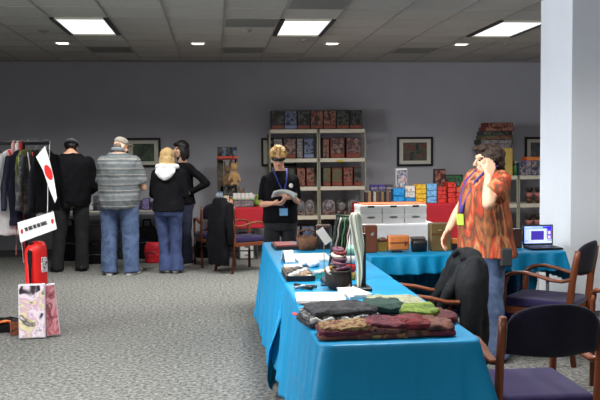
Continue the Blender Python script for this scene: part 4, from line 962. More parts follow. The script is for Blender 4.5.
# ================================================================== clothes rack at the left
RKY = 7.5; RZ = 1.66
t = thing('clothes_rack', 'black metal clothes rail at the left edge of the picture', 'clothes rail', (-2.1, RKY, 0), 0)
MB().tube([(-.75, 0, RZ), (.66, 0, RZ)], .016, 10).build('rail', black, t, True)
for sx in (-.73, .44):
    MB().tube([(sx, 0, .05), (sx, 0, RZ)], .014, 10).build('upright', black, t, True)
    MB().tube([(sx, -.03 if sx > 0 else -.26, .03), (sx, .30, .03)], .016, 10).build('foot', black, t, True)
def hanger(X, rz, label, m, w=.2, L=.7, th=.035, z1=None, sleeves=0.0, seed=1, extra=None, name='hanging_shirt', cat='clothing', group='clothes on the rail', sl_len=.45):
    t = thing(name, label, cat, (X, RKY, RZ), rz, group)
    MB().tube([(0, 0, .018), (.012, 0, .03), (.02, 0, .02), (.015, 0, -.03), (0, 0, -.05)], .004, 6).build('hook', steel, t, True)
    b = MB()
    b.loft([(0, 0, -L, w * .95, th), (0, 0, -L * .6, w * .9, th), (0, 0, -.22, w, th * 1.05), (0, 0, -.12, w * .85, th), (0, 0, -.07, w * .4, th * .9), (0, 0, -.055, w * .25, th * .7)], 28, 2.6)
    if sleeves:
        for sx in (-1, 1): b.limb([(sx * w * .85, 0, -.13), (sx * (w + .03), 0, -.13 - sl_len * .5), (sx * (w + .04), 0, -.13 - sl_len)], [sleeves, sleeves * .95, sleeves * .85], open_end=True)
    b.sculpt('garment', m, t, .010, 2, .015, (12, 14, 4), seed)
    return t
wh = mat('white_cotton_robe', (214, 212, 212), .9, .04); nv = mat('navy_garment', (24, 24, 44), .9, .15); ol = mat('olive_garment', (84, 92, 44), .9, .2, 10)
bk2 = art('black_print', [(16, 16, 18), (26, 26, 30), (20, 20, 22), (70, 66, 66), (20, 20, 22)], 14, .9)
rdc = mat('red_collar', (196, 44, 40), .8, .1)
RA = R(55)
hanger(-2.35, RA, 'grey hanging shirt furthest left on the rail', mat('grey_garment', (90, 90, 94), .9, .1), th=.02, seed=1)
hanger(-2.10, RA, 'dark green hanging shirt second from the left on the rail', mat('pine_garment', (30, 50, 40), .9, .1), th=.02, seed=2)
hanger(-1.91, RA, 'black hanging shirt left of the white robe', bk2, th=.02, seed=9)
t = hanger(-1.755, RA, 'white robe with a red collar hanging at the left edge of the picture', wh, .20, .80, .028, sleeves=.05, seed=3, sl_len=.62)
MB().tube([(-.07, -.03, -.06), (-.05, -.035, -.12), (-.02, -.04, -.2), (.0, -.04, -.3)], (.016, .010), 6).build('collar', rdc, t, True)
hanger(-1.685, RA, 'navy coat hanging right of the white robe', nv, .17, .72, .022, sleeves=.026, seed=4)
t = hanger(-1.635, RA, 'olive green vest hanging in the middle of the rail', ol, .15, .45, .022, seed=6)
MB().box((-.06, -.03, -.27), (.07, .016, .14), bev=.006).build('pocket', ol, t); MB().box((-.12, -.03, -.27), (.012, .01, .30)).build('strap', mat('yellow_olive_strap', (130, 134, 60), .8, .1), t)
t = hanger(-1.56, RA, 'black jacket with coloured straps hanging near the end of the rail', bk2, .17, .62, .024, sleeves=.028, seed=7)
for x, z0, z1, cc, n_ in ((-.05, -.08, -.4, (190, 180, 180), 'grey'), (.0, -.08, -.35, (190, 60, 56), 'red'), (.04, -.14, -.34, (60, 130, 110), 'teal'), (.08, -.1, -.3, (200, 150, 150), 'pink')):
    MB().tube([(x - .07, -.032, z0), (x - .06, -.042, (z0 + z1) / 2), (x - .045, -.036, z1)], (.012, .006), 6).build('strap', mat('strap_%s' % n_, cc, .8, .1), t, True)
hanger(-1.475, RA, 'black long coat hanging last on the rail', black_cloth, .15, .60, .024, sleeves=.028, seed=8)
for i, (X, cc, L, w_) in enumerate(((-1.745, (196, 150, 146), .98, 'pale pink'), (-1.68, (150, 36, 40), 1.0, 'dark red'), (-1.71, (200, 190, 184), 1.05, 'white'))):
    t = thing('sash', '%s sash hanging below the clothes, behind the white sign' % w_, 'sash', (X, RKY - .03, RZ), 0, 'sashes on the rail')
    MB().tube([(0, .03, .016), (0, .0, -.02), (0, 0, -.3), (.01, 0, -.7), (.0 + .015 * i, 0, -L)], [(.016, .006)] * 5, 8).build('sash_strip', mat('sash_%s' % w_.replace(' ', '_'), cc, .85, .15, 30, stretch=(1, 1, 8)), t, True)
# white cloth with a red disc
YF_ = RKY - .17
c4 = [at(u, v, YF_) for u, v in ((45, 146), (36, 157), (43, 170), (49, 188), (55, 203), (57, 198), (53.5, 176), (49.5, 160))]
o = thing('flag', 'white cloth with a red disc hanging at the end of the rail', 'flag', (c4[0].x, YF_, c4[0].z), 0)
pts = [(p.x - c4[0].x, p.z - c4[0].z) for p in c4]
fl = MB().prism(pts, .008).build('cloth', mat('flag_white', (232, 230, 230), .85, .03), o)
cd = at(48.6, 172.5, YF_)
dsc = [((cd.x - c4[0].x) + .031 * math.cos(a * PI / 12) - .018 * math.sin(a * PI / 12), (cd.z - c4[0].z) + .066 * math.sin(a * PI / 12)) for a in range(24)]
MB().prism(dsc, .010).build('red_disc', mat('flag_red', (220, 40, 34), .8, .03), o)
tag(o, 'white cloth with a red disc hanging at the end of the rail')
# white sign on the rail
YS = RKY - .24
cs = [at(u, v, YS) for u, v in ((17.5, 222.5), (53.5, 211.5), (57, 229), (20.5, 242.5))]
ctr = sum(cs, Vector()) / 4
o = thing('rail_sign', 'white sign with red marks hung low on the clothes rail', 'sign', (ctr.x, YS, ctr.z), 0)
MB().prism([(p.x - ctr.x, p.z - ctr.z) for p in cs], .006).build('board', mat('sign_white', (226, 222, 222), .6, .02), o)
ex = (cs[1] - cs[0]) * .5 + (cs[2] - cs[3]) * .5; exn = Vector((ex.x, 0, ex.z)).normalized(); ang = math.atan2(exn.z, exn.x); ezn = Vector((-exn.z, 0, exn.x))
ink = mat('sign_ink', (40, 36, 40), .7, 0)
b = MB(); rnd = random.Random(5); W = ex.length
x = -W * .33
for word in (3, 4, 3, 3, 6):
    for k in range(word):
        hh = .034
        pch = W * .60 / 23
        P = exn * (x + pch / 2) + ezn * .006
        for dx in (-.26, .2): b.box((P.x + exn.x * dx * pch, -.005, P.z + exn.z * dx * pch), (pch * .28, .004, hh), Euler((0, -ang, 0)))
        dz = rnd.choice((-.014, 0, .014)); q_ = P + ezn * dz
        b.box((q_.x, -.005, q_.z), (pch * .6, .004, .006), Euler((0, -ang, 0)))
        x += pch
    x += W * .60 / 23
b.build('lettering', ink, o)
for sx in (-1, 1):
    P = exn * sx * W * .42
    MB().ell((P.x, -.004, P.z), (.011, .004, .022)).build('red_mark', rdc, o, True)
MB().tube([(cs[1].x - ctr.x - .05, .0, cs[1].z - ctr.z - .02), (cs[1].x - ctr.x - .06, .1, .35), (cs[1].x - ctr.x - .06, .24, RZ - ctr.z + .016)], .003, 6).build('string', white_paper, o, True)
# red cylindrical bag with a black strap
p0, p1 = at(25, 262, 7.36), at(47, 262, 7.36)
rX = (p0.x + p1.x) / 2; rr = (p1.x - p0.x) / 2; zt = at(38, 241, 7.36).z
t = thing('cylinder_bag', 'red cylindrical bag with a black strap standing below the white sign', 'bag', (rX, 7.36, 0), 0)
MB().loft([(0, 0, 0, rr * .96, rr * .96), (0, 0, .05, rr, rr), (0, 0, zt - .09, rr, rr), (rr * .1, 0, zt - .04, rr * .85, rr * .9), (rr * .2, 0, zt - .01, rr * .6, rr * .6), (rr * .2, 0, zt, rr * .3, rr * .3)], 28).build('bag_body', mat('red_vinyl', (206, 26, 22), .4, .08, 4), t, True)
MB().tube([(-rr * .38, -rr * .97, .02), (-rr * .38, -rr * .99, .4), (-rr * .36, -rr * .97, zt - .1), (-rr * .2, -rr * .5, zt - .01)], (.024, .006), 8).build('strap', black_cloth, t, True)
MB().box((rr * .86, -rr * .5, zt - .20), (.012, .07, .13), Euler((0, 0, -.5)), bev=.003).build('emblem_patch', art('emblem', [(30, 20, 22), (220, 210, 210), (40, 30, 32)], 30), t)
# printed packages leaning on the bag
inkart = art('ink_drawing', [(24, 20, 24), (60, 50, 60), (206, 190, 200), (220, 208, 212), (190, 150, 176), (214, 204, 160), (40, 34, 40), (206, 190, 200)], 7, .35, 4, .7)
pkart = art('pink_drawing', [(190, 90, 100), (214, 160, 166), (200, 120, 130), (120, 50, 60), (222, 180, 184)], 8, .35, 3, 1.2)
for (u0, u1, v0, v1, yy, m_, lab, tz) in ((19.5, 45, 284, 333, 7.17, inkart, 'package with a black and white drawing, leaning before the red cylindrical bag', .0), (45, 57, 284, 332, 7.24, pkart, 'narrow pink printed package leaning right of the black and white one', -.10)):
    a, c = at(u0, v1, yy), at(u1, v0, yy); w = c.x - a.x; h = c.z
    t = thing('printed_package', lab, 'package', ((a.x + c.x) / 2, yy, .004), R(4), 'printed packages by the rail')
    E_ = Euler((-.09, tz, 0))
    MB().box((0, .0, h / 2), (w, .045, h), E_, bev=.012, seg=2).build('sleeve_pack', mat('clear_sleeve', (196, 190, 196), .25, .05), t)
    MB().box((0, -.025, h / 2), (w * .92, .004, h * .94), E_).build('drawing', m_, t)
# black patterned bag on the floor
p = on(2, 333, 0)
t = thing('patterned_bag', 'black bag with a red and yellow pattern lying on the floor at the left edge', 'bag', (p.x - .02, p.y + .07, 0), R(4))
b = MB(); b.loft([(0, 0, 0, .16, .075), (0, 0, .05, .17, .08), (0, 0, .10, .16, .06), (0, 0, .12, .13, .04)], 28, 3); b.sculpt('bag_body', black_cloth, t, .010, 2, .010, (12, 12, 12), 3, 0.0)
MB().tube([(-.15, -.06, .10), (-.05, -.074, .088), (.05, -.07, .104), (.13, -.05, .085)], (.022, .012), 8).build('pattern_band', art('flame_print', [(190, 30, 20), (220, 60, 30), (200, 150, 60), (150, 20, 16)], 24), t, True)
t = thing('wooden_stool', 'low dark foot of a display block behind the printed package', 'block', (-1.72, 7.36, 0), R(3))
MB().box((0, 0, .06), (.12, .12, .12), bev=.01).build('block_body', art('block_print', [(20, 20, 22), (120, 60, 30), (24, 22, 24)], 20), t); MB().box((0, 0, .125), (.1, .1, .01)).build('block_top', black, t)
# ================================================================== people
def V(*a): return Vector(a)
def hand_prims(b, W, d, n, s, curl, k=1.0):
    """palm, four unequal bent fingers and a side thumb; d along the hand, n out of the palm, s towards the thumb"""
    d, n, s = Vector(d).normalized(), Vector(n).normalized(), Vector(s).normalized()
    s = (s - d * s.dot(d)).normalized(); n = d.cross(s) * (1 if d.cross(s).dot(n) > 0 else -1)
    offs = (.032, .011, -.011, -.031); lens = (.074, .083, .077, .060); rad = (.0090, .0092, .0090, .0080)
    for o, L, r in zip(offs, lens, rad):
        a = W + s * o * .55 * k; K = W + d * (.088 - abs(o) * .12) * k + s * o * k
        b.limb([a, K], [.0155 * k, .0135 * k], 10)
        d1 = d * math.cos(curl) + n * math.sin(curl); d2 = d * math.cos(curl * 2.1) + n * math.sin(curl * 2.1)
        p1 = K + d1 * L * .55 * k; p2 = p1 + d2 * L * .48 * k
        b.limb([K, p1, p2], [r * 1.12 * k, r * k, r * .85 * k], 8)
    t0 = W + d * .022 * k + s * .022 * k; t1 = t0 + (d * .65 + s * .7 + n * .2).normalized() * .042 * k; t2 = t1 + (d * .95 + s * .2 + n * .35).normalized() * .034 * k
    b.limb([t0, t1, t2], [.0165 * k, .0125 * k, .0095 * k], 10)

class Person:
    def __init__(s, label, loc, rz, h, girth, lean=0.0, lift=None, skinm=skin, female=False):
        s.h = h; s.k = girth.get('k', h / 1.75); s.g = girth; s.lean = lean; s.skin = skinm; s.fem = female
        s.root = thing('person', label, 'person', loc, rz)
        s.arms = {}; s.legs = {}
    def off(s, z): return -s.lean * max(0, z - .5 * s.h)
    def rings(s, infl=0.0, z0=.47, z1=.835):
        h = s.h; g = s.g
        sw = g['shoulder']
        tab = [(.455, g['hip'][0] * .90, g['hip'][1] * .92, .0), (.50, g['hip'][0], g['hip'][1], .005), (.55, (g['hip'][0] + g['waist'][0]) / 2 * 1.0, (g['hip'][1] + g['waist'][1]) / 2, g.get('belly', 0) * .6), (.605, g['waist'][0], g['waist'][1], g.get('belly', 0)), (.66, (g['waist'][0] * .5 + g['chest'][0] * .5), (g['waist'][1] * .5 + g['chest'][1] * .5), g.get('belly', 0) * .6 - (.015 if s.fem else 0)),
               (.72, g['chest'][0], g['chest'][1], -.025 if s.fem else -.005), (.765, g['chest'][0] * .97, g['chest'][1] * .92, 0.0), (.79, sw * .82, g['chest'][1] * .78, .008), (.81, sw * .62, g['chest'][1] * .62, .012), (.828, sw * .44, g['chest'][1] * .50, .015), (.848, .066 * s.k, .066 * s.k, .015)]
        out = []
        for f, rx, ry, yo in tab:
            if f < z0 or f > z1 + .001: continue
            z = f * h; out.append((0, yo + s.off(z), z, rx + infl, ry + infl))
        return out
    def body(s, head=(0, 0, 0), hoff=(0, 0, 0), voxel=.009, hands=True, nose=1.0):
        h, k = s.h, s.k
        b = MB(); b.loft(s.rings(-.012, .455, .85))
        nb = V(0, .012 * k + s.off(.84 * h), .83 * h); hc = V(hoff[0], -.012 * k + s.off(.93 * h) + hoff[1], h - .118 * k + hoff[2])
        M = Matrix.Translation(hc) @ Matrix.Rotation(head[0], 4, 'Z') @ Matrix.Rotation(head[1], 4, 'X') @ Matrix.Rotation(head[2], 4, 'Y')
        s.M = M; s.hc = hc
        P = lambda x, y, z: M @ (V(x, y, z) * k)
        rot = M.to_euler()
        b.limb([nb, P(0, .025, -.07)], [.062 * k, .055 * k])
        b.ell(P(0, .012, .025), (.076 * k, .094 * k, .092 * k), rot); b.ell(P(0, -.028, -.04), (.060 * k, .063 * k, .074 * k), rot)
        b.ell(P(0, -.068, -.092), (.026 * k, .020 * k, .018 * k), rot); b.ell(P(0, -.078, .034), (.05 * k, .014 * k, .012 * k), rot)
        b.limb([P(0, -.090, .018), P(0, -.112 * nose, -.022)], [.008 * k, .013 * k], 10); b.ell(P(0, -.086, -.060), (.024 * k, .012 * k, .014 * k), rot)
        for sx in (-1, 1):
            b.ell(P(sx * .036, -.072, -.022), (.022 * k, .018 * k, .02 * k), rot); b.ell(P(sx * .077, .012, -.010), (.011 * k, .022 * k, .032 * k), rot)
        for sd, (sh_, el, wr, hd, pn, th, cu) in s.arms.items():
            r = s.g['arm'] * .88
            b.limb([sh_, el, wr], [r, r * .80, r * .56]); b.limb([wr - (wr - el).normalized() * .1, wr], [r * .72, r * .56])
            b.limb([el, el.lerp(wr, .3), wr], [r * .8, r * .84, r * .56])
            if hands: hand_prims(b, wr + Vector(hd).normalized() * .012, hd, pn, th, cu, k * 1.03)
        for sd, (hp, kn, an, fd) in s.legs.items():
            r = s.g['thigh'] * .82
            b.limb([hp, kn, an], [r, r * .66, r * .42]); b.limb([kn, kn.lerp(an, .3), an], [r * .62, r * .66, r * .42])
            f = Vector((fd[0], fd[1], 0)).normalized(); b.limb([an + V(0, 0, -.03), an + f * .13 + V(0, 0, -.055)], [.036, .026])
        b.sculpt('body', s.skin, s.root, voxel, 3)
        for sx in (-1, 1):
            o = MB().ell(P(sx * .031, -.083, .010), (.012 * k, .008 * k, .007 * k), rot, 12, 8).build('eye', eyewhite, s.root, True)
        MB().ell(P(0, -.096, -.058), (.022 * k, .006 * k, .007 * k), rot, 12, 8).build('lips', lipm, s.root, True)
        s.P = P; s.rot = rot
    def top(s, m, hem=.47, sleeve='long', infl=.014, voxel=.011, fold=.010, seed=1, name='shirt', flare=0.0, neck=.845, freq=(9, 9, 7), sl_k=1.22):
        b = MB(); rs = s.rings(infl, hem, neck)
        x, y, z, rx, ry = rs[0]
        rs[0] = (x, y, hem * s.h, rx + flare, ry + flare)
        b.loft(rs)
        for sd, (sh_, el, wr, *_r) in s.arms.items():
            r = s.g['arm'] * sl_k
            if sleeve == 'long': b.limb([sh_, el, el.lerp(wr, .96)], [r * 1.04, r * .92, r * .72], open_end=True)
            elif sleeve == 'short': b.limb([sh_, sh_.lerp(el, s.g.get('sl', .84))], [r * 1.06, r * 1.08], open_end=True)
            else: b.limb([sh_, el, el.lerp(wr, .15)], [r * 1.04, r * 1.02, r], open_end=True)
        return b.sculpt(name, m, s.root, voxel, 3, fold, freq, seed)
    def trousers(s, m, waist=.60, infl=.006, voxel=.011, fold=.008, seed=2, hem=.03, hem_r=.085, kn_r=None, freq=(8, 8, 8)):
        b = MB(); rs = [r for r in s.rings(infl, .455, waist)]
        b.loft(rs)
        for sd, (hp, kn, an, fd) in s.legs.items():
            r = s.g['thigh']; f = (kn_r or r * .80)
            e = Vector((an.x, an.y, hem)); mid = kn.lerp(e, .45)
            b.limb([hp, hp.lerp(kn, .5), kn, mid], [r, r * .93, f, f * .93], 16)
            b.limb([mid, e], [f * .93, hem_r], 16, open_end=True)
        return b.sculpt('trousers', m, s.root, voxel, 3, fold, freq, seed)
    def shoes(s, m, L=.27, sole=None):
        for sd, (hp, kn, an, fd) in s.legs.items():
            f = Vector((fd[0], fd[1], 0)).normalized(); a = Vector((an.x, an.y, 0))
            b = MB(); b.limb([a - f * .045 + V(0, 0, .045), a + f * .05 + V(0, 0, .045), a + f * (L - .10) + V(0, 0, .03)], [.048, .05, .044]); b.limb([a + V(0, 0, .05), a + V(0, 0, .09)], [.045, .04])
            sh_ = b.sculpt('shoe', m, s.root, .009, 2, floor=0.0)
            if sole:
                yaw = math.atan2(f.y, f.x)
                MB().loft([(0, 0, 0.0, L * .5, .05), (0, 0, .022, L * .5, .051)], 24, 2.6).build('sole', sole, sh_).matrix_local = Matrix.Translation(a + f * (L * .5 - .10)) @ Matrix.Rotation(yaw, 4, 'Z')
    def hair(s, m, blobs, fold=.006, seed=3, freq=(30, 30, 10), voxel=.008, name='hair'):
        b = MB()
        for c, r in blobs: b.ell(s.P(*c), tuple(q * s.k for q in r), s.rot)
        return b.sculpt(name, m, s.root, voxel, 2, fold, freq, seed)
    def stdlegs(s, ax=.11, dx=.0, foot=((.12, -1), (-.12, -1)), stag=0.0):
        h = s.h
        for i, sx in enumerate((1, -1)):
            yy = stag * sx
            s.legs[i] = (V(sx * s.g['hip'][0] * .52, 0, .485 * h), V(sx * (ax + s.g['hip'][0] * .5) * .5 + dx * .5, yy * .5 - .01, .275 * h), V(sx * ax + dx, yy + .01, .05 * h), foot[i])
jeans = art('blue_denim', [(58, 76, 112), (92, 112, 148), (74, 92, 130), (104, 122, 156)], 7, .9, 5, .4)
jeans_dk = art('dark_denim', [(24, 28, 44), (44, 50, 72), (32, 38, 56)], 7, .9, 5, .4)
jeans_bl = art('indigo_denim', [(34, 44, 78), (62, 76, 118), (46, 58, 96)], 7, .9, 5, .4)
blk_tr = art('black_trousers', [(16, 16, 19), (30, 30, 34), (20, 20, 24)], 6, .9, 4, .4)
shoe_blk = mat('black_shoe', (22, 20, 20), .5, .1); shoe_gry = mat('grey_shoe', (110, 106, 104), .6, .2, 20); shoe_wht = mat('white_shoe', (210, 206, 204), .6, .05)
hair_bl = mat('blond_hair', (176, 146, 98), .6, .35, 14, .4, 120, stretch=(6, 6, .6)); hair_blk = mat('black_hair', (18, 15, 16), .45, .3, 14, .3, 120, stretch=(6, 6, .6))
hair_br = mat('dark_brown_hair', (50, 34, 26), .55, .4, 14, .4, 120, stretch=(5, 5, 1)); hair_sandy = mat('sandy_hair', (186, 146, 86), .6, .35, 20, .4, 100); hair_gry = mat('grey_brown_hair', (110, 96, 86), .7, .3, 30, .3, 120)

# ---- 1 man in black, back to the camera
p = Person('person in a black long-sleeved top and grey knit cap, back turned, beside the clothes rail', (-1.90, 11.3, 0), PI + R(4), 1.90, dict(shoulder=.26, chest=(.27, .18), waist=(.272, .20), hip=(.235, .17), arm=.068, thigh=.115, belly=-.02, k=.98), lean=.06)
h = p.h
p.arms = {'L': (V(.22, -.02, .765 * h), V(.295, -.06, .59 * h), V(.17, -.30, .55 * h), (-.3, -1, 0), (0, 0, -1), (-1, 0, .2), .5), 'R': (V(-.22, -.02, .765 * h), V(-.295, -.06, .59 * h), V(-.17, -.30, .55 * h), (.3, -1, 0), (0, 0, -1), (1, 0, .2), .5)}
p.stdlegs(.165, .05); p.body((0, .55, 0), (0, -.06, -.135)); p.top(black_cloth, .455, seed=11, name='sweater', fold=.012); p.trousers(blk_tr, seed=12, hem_r=.088); p.shoes(shoe_blk)
p.hair(hair_blk, [((0, .035, .0), (.080, .075, .075))])
b = MB(); b.ell(p.P(0, .015, .055), (.088 * p.k, .104 * p.k, .075 * p.k), p.rot); p_c = b.sculpt('knit_cap', mat('grey_knit', (88, 88, 92), .95, .2, 40, .5, 200), p.root, .008, 2)
M4 = p.M; MB().tube([M4 @ (V(.089 * math.cos(q * PI / 12), .015 + .105 * math.sin(q * PI / 12), .032) * p.k) for q in range(25)], (.010, .018), 8).build('cap_band', mat('dark_knit', (34, 34, 38), .95, .2, 40), p_c, True)
# ---- 2 striped man, back to the camera, head turned right
p = Person('person in a grey striped polo shirt, blue jeans and pale cap, back turned', (-1.235, 10.9, 0), PI - R(8), 1.90, dict(shoulder=.225, chest=(.238, .18), waist=(.258, .215), hip=(.245, .185), arm=.062, thigh=.130, belly=-.045, k=.97), lean=.03, skinm=skin2)
h = p.h
p.arms = {'L': (V(.20, -.02, .765 * h), V(.245, -.10, .60 * h), V(.12, -.33, .575 * h), (-.4, -1, 0), (0, 0, -1), (-1, 0, .2), .5), 'R': (V(-.20, -.03, .765 * h), V(-.31, -.07, .59 * h), V(-.21, -.30, .615 * h), (.4, -1, .2), (0, 0, -1), (1, 0, .2), .5)}
p.stdlegs(.145, 0, ((.2, -1), (-.35, -1))); p.body((-.85, .35, 0), (-.02, -.05, -.13), nose=1.05)
shm = stripes_mat('grey_stripe_knit', [(0, (96, 101, 105)), (.22, (122, 125, 126)), (.36, (84, 89, 93)), (.52, (150, 149, 144)), (.57, (98, 103, 106)), (.80, (78, 83, 87)), (.90, (118, 120, 120))], .20)
p.top(shm, .45, 'short', .020, seed=21, name='polo_shirt', flare=.01, fold=.012, sl_k=1.30)
MB().tube([V(.075 * math.cos(q * PI / 8), .02 + p.off(.85 * h) + .08 * math.sin(q * PI / 8), .848 * h + .012 * math.sin(q * PI / 8)) for q in range(17)], (.012, .028), 8).build('collar', mat('polo_collar', (116, 122, 128), .9, .1), p.root, True)
p.trousers(jeans, seed=22, hem_r=.105, kn_r=.112); p.shoes(shoe_gry, .29, shoe_wht)
p.hair(hair_gry, [((0, .04, -.01), (.079, .066, .070))]); p.hair(mat('grey_beard', (130, 104, 90), .8, .2, 30), [((0, -.055, -.085), (.05, .04, .035)), ((.04, -.03, -.06), (.022, .03, .04)), ((-.04, -.03, -.06), (.022, .03, .04))], .003, name='beard')
b = MB(); b.ell(p.P(0, .012, .062), (.086 * p.k, .102 * p.k, .066 * p.k), p.rot); b.ell(p.P(0, -.115, .055), (.065 * p.k, .065 * p.k, .009 * p.k), p.rot); b.sculpt('cap', mat('pale_tan_cap', (150, 142, 132), .9, .12, 20), p.root, .008, 2)
# ---- 3 blonde woman in black hoodie
p = Person('person with long blond hair and a black jacket with a white hood, back turned', (-.61, 10.95, 0), PI - R(14), 1.65, dict(shoulder=.185, chest=(.185, .135), waist=(.175, .135), hip=(.19, .15), arm=.052, thigh=.092, belly=-.01), lean=.03, skinm=skin2, female=True)
h = p.h
p.arms = {'L': (V(.165, -.01, .785 * h), V(.215, -.04, .625 * h), V(.16, -.25, .60 * h), (-.2, -1, 0), (0, 0, -1), (-1, 0, .2), .5), 'R': (V(-.165, -.01, .785 * h), V(-.215, -.04, .625 * h), V(-.14, -.26, .62 * h), (.3, -1, 0), (0, 0, -1), (1, 0, .2), .5)}
p.stdlegs(.07, -.03, ((.9, -1), (-.1, -1))); p.body((-.35, .15, 0), (0, 0, -.02)); p.top(black_cloth, .49, infl=.022, seed=31, name='hooded_jacket', fold=.010)
b = MB(); hz = .815 * h
b.loft([(0, .13, hz - .13, .03, .03), (0, .125, hz - .09, .085, .045), (0, .115, hz - .03, .135, .055), (0, .085, hz + .03, .13, .07), (0, .05, hz + .065, .095, .065), (0, .03, hz + .085, .08, .05)], 28)
b.tube([(.10, -.06, hz + .03), (.13, .02, hz + .045), (.10, .10, hz + .05), (0, .13, hz + .05), (-.10, .10, hz + .05), (-.13, .02, hz + .045), (-.10, -.06, hz + .03)], .035, 10)
b.sculpt('hood', mat('white_fleece', (224, 222, 224), .95, .04), p.root, .010, 3, .007, (9, 9, 9), 33)
p.trousers(jeans_bl, seed=32, hem_r=.105, kn_r=.075); p.shoes(shoe_wht, .25)
p.hair(hair_bl, [((0, .02, .03), (.096, .106, .094)), ((0, .06, -.06), (.104, .066, .11)), ((0, .075, -.14), (.100, .058, .085)), ((.07, .015, -.10), (.042, .06, .11)), ((-.07, .015, -.10), (.042, .06, .11))], .008, 34)
# ---- 4 dark-haired woman, hand on hip
p = Person('person with dark hair in a black top, hand on hip, facing the blond person', (-.455, 11.75, 0), -R(52), 1.735, dict(shoulder=.18, chest=(.178, .135), waist=(.16, .135), hip=(.185, .145), arm=.048, thigh=.092, belly=-.01), skinm=skin2, female=True)
h = p.h
p.arms = {'L': (V(.17, 0, .785 * h), V(.385, .14, .66 * h), V(.195, -.02, .585 * h), (-.6, -.8, -.2), (-1, .5, 0), (0, -.5, 1), .6), 'R': (V(-.17, 0, .785 * h), V(-.22, .0, .63 * h), V(-.20, -.22, .58 * h), (.2, -1, 0), (0, 0, -1), (1, 0, .2), .5)}
p.stdlegs(.095, 0, ((.2, -1), (-.2, -1))); p.body((-.15, .08, 0)); p.top(black_cloth, .49, infl=.018, seed=41, name='top', fold=.010); p.trousers(jeans_dk, seed=42, hem_r=.08); p.shoes(shoe_blk, .26, shoe_wht)
p.hair(hair_blk, [((0, .022, .035), (.094, .104, .094)), ((0, .06, -.05), (.092, .058, .11)), ((.072, .0, -.06), (.026, .055, .11)), ((-.072, .0, -.06), (.026, .055, .11)), ((0, -.07, .072), (.066, .03, .03))], .006, 44)
MB().ell((.05, -.165, .735 * h), (.028, .01, .02)).build('emblem', white_paper, p.root, True)
# ---- 5 man with papers behind the far table
p = Person('person in a black polo shirt and blue lanyard reading papers behind the blue tables', (.68, 8.7, 0), R(4), 1.65, dict(shoulder=.172, chest=(.165, .13), waist=(.165, .14), hip=(.17, .135), k=.91, arm=.045, thigh=.09, belly=-.015), lean=.0)
h = p.h
p.arms = {'L': (V(.148, 0, .77 * h), V(.185, .01, .625 * h), V(.10, -.27, .665 * h), (-.75, -.65, .0), (0, -.2, 1), (.3, -.9, .4), .55), 'R': (V(-.148, 0, .77 * h), V(-.19, .01, .615 * h), V(-.12, -.26, .63 * h), (.8, -.6, .0), (0, 0, 1), (-.3, -.9, .4), .55)}
p.stdlegs(.11); p.body((-.1, .46, 0), (-.02, -.03, -.03), voxel=.008); shirt = p.top(black_cloth, .50, 'short', .016, seed=51, name='polo_shirt', fold=.008, sl_k=1.18); p.trousers(blk_tr, seed=52); p.shoes(shoe_blk)
p.hair(hair_sandy, [((0, .022, .040), (.090, .100, .088)), ((0, .05, -.01), (.088, .062, .06)), ((.06, -.02, .06), (.04, .06, .05)), ((-.06, -.02, .06), (.04, .06, .05))], .012, 54, (40, 40, 40))
b = MB(); P = p.P
b.tube([P(-.080, -.01, .012), P(-.072, -.075, .014), P(-.035, -.100, .010), P(0, -.108, .012), P(.035, -.100, .010), P(.072, -.075, .014), P(.080, -.01, .012)], (.004, .016), 8); b.build('glasses', black, p.root, True)
lany = mat('blue_lanyard', (40, 50, 130), .7, .1); badge = mat('pale_blue_badge', (110, 160, 200), .5, .1, 20)
cy = -.165
MB().tube([(.07, .0, .845 * h), (.06, -.10, .80 * h), (.03, cy, .72 * h), (.012, cy - .015, .60 * h)], (.010, .004), 6).build('lanyard', lany, p.root, True); MB().tube([(-.07, .0, .845 * h), (-.06, -.10, .80 * h), (-.01, cy, .72 * h), (.005, cy - .015, .60 * h)], (.010, .004), 6).build('lanyard', lany, p.root, True)
MB().box((.008, cy - .025, .572 * h), (.085, .006, .075), bev=.002).build('name_badge', badge, p.root)
MB().ell((.095, -.150, .735 * h), (.022, .008, .024)).build('emblem', white_paper, p.root, True)
t = thing('paper_sheets', 'curled white papers held by the person with the lanyard', 'papers', (.665, 8.7, 0), R(4))
for k_ in range(2):
    b = MB(); b.grid(lambda u, v: V(-.115 + .24 * u, -.45 + .18 * v + .008 * k_, .665 * h + .010 * k_ + .065 * (1 - v) + .03 * math.sin(u * PI) - .03 * u), 10, 4); o = b.build('sheet', white_paper, t, True)
    sd = o.modifiers.new('thickness', 'SOLIDIFY'); sd.thickness = .002
# ---- 6 woman in the tie-dye shirt
p = Person('person in an orange tie-dye shirt and jeans, hand to the ear, inside the booth', (2.00, 5.95, 0), -R(86), 1.70, dict(shoulder=.195, chest=(.19, .15), waist=(.20, .168), hip=(.195, .168), arm=.056, thigh=.096, belly=-.022, sl=.62, k=.96), lean=0.0, skinm=skin2, female=True)
h = p.h
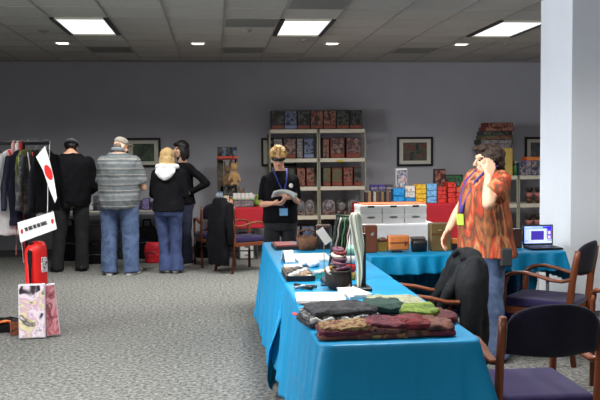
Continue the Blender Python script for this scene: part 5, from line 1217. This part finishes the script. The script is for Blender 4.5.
# facing left: +X local is the side nearest the camera
p.arms = {'L': (V(.18, .03, 1.335), V(.31, -.125, 1.18), V(.20, -.075, 1.365), (-.42, .36, .82), (-.8, .2, -.4), (.1, -1, .3), .30),
          'R': (V(-.18, -.02, 1.335), V(-.21, -.12, 1.13), V(-.17, -.235, .965), (.05, -.45, -.9), (.5, .7, -.3), (.6, -.8, -.2), .45)}
p.stdlegs(.10, 0, ((.1, -1), (-.1, -1)), .03); p.body((.05, .10, 0), (0, .015, -.103), voxel=.0065)
tie = art('tie_dye', [(60, 46, 34), (150, 56, 30), (170, 100, 58), (84, 60, 42), (184, 62, 32), (186, 138, 92), (104, 46, 30), (70, 60, 44)], 8, .85, 8, .3, (1.2, 1.2, .32), rnd=False)
p.top(tie, .458, 'short', .026, voxel=.010, seed=61, name='tie_dye_shirt', flare=.022, fold=.014, sl_k=1.45, freq=(8, 8, 5))
p.trousers(jeans, seed=62, hem_r=.09); p.shoes(shoe_blk, .25)
p.hair(hair_br, [((0, .024, .040), (.092, .104, .082)), ((0, .065, -.02), (.090, .060, .085)), ((0, -.040, .094), (.072, .056, .034)), ((0, -.086, .100), (.05, .022, .018)), ((0, .085, -.085), (.07, .04, .05)), ((-.07, .01, -.02), (.028, .05, .06)), ((.072, .03, .02), (.028, .055, .05)), ((0, .10, .03), (.06, .04, .06))], .010, 64, (34, 34, 34), .007)
MB().limb([p.P(.092, -.02, -.03), p.P(.094, .02, .01)], [.010, .010], 8).build('mobile_phone', black, p.root, True)
purple = mat('purple_lanyard', (70, 56, 130), .8, .15)
MB().tube([(.07, .05, 1.44), (.08, -.03, 1.425), (.09, -.125, 1.34), (.07, -.185, 1.22), (.06, -.208, 1.16), (.06, -.222, 1.10)], [(.016, .006)] * 6, 8).build('lanyard', purple, p.root, True)
MB().tube([(-.06, .05, 1.44), (-.07, -.05, 1.42), (-.07, -.14, 1.33), (-.02, -.195, 1.20), (.03, -.212, 1.15), (.05, -.222, 1.10)], [(.016, .006)] * 6, 8).build('lanyard', purple, p.root, True)
MB().box((.06, -.232, 1.055), (.058, .006, .080), Euler((.1, 0, .7)), bev=.002).build('name_badge', mat('lime_badge', (176, 214, 60), .5, .1, 20), p.root)
MB().box((.225, .05, .465 * h), (.04, .085, .13), bev=.010, seg=2).build('belt_pouch', mat('grey_black_pouch', (52, 56, 60), .7, .15), p.root)
# ================================================================== light and view
w = bpy.data.worlds.new('room_ambience'); scene.world = w; w.use_nodes = True
w.node_tree.nodes['Background'].inputs[0].default_value = (0.02, 0.02, 0.022, 1)
vs = scene.view_settings
scene.display_settings.display_device = 'sRGB'
vs.view_transform = 'Standard'; vs.look = 'None'; vs.gamma = 1.0; vs.use_curve_mapping = False; vs.exposure = EXPO
scene.cycles.use_denoising = True
scene.cycles.max_bounces = 6
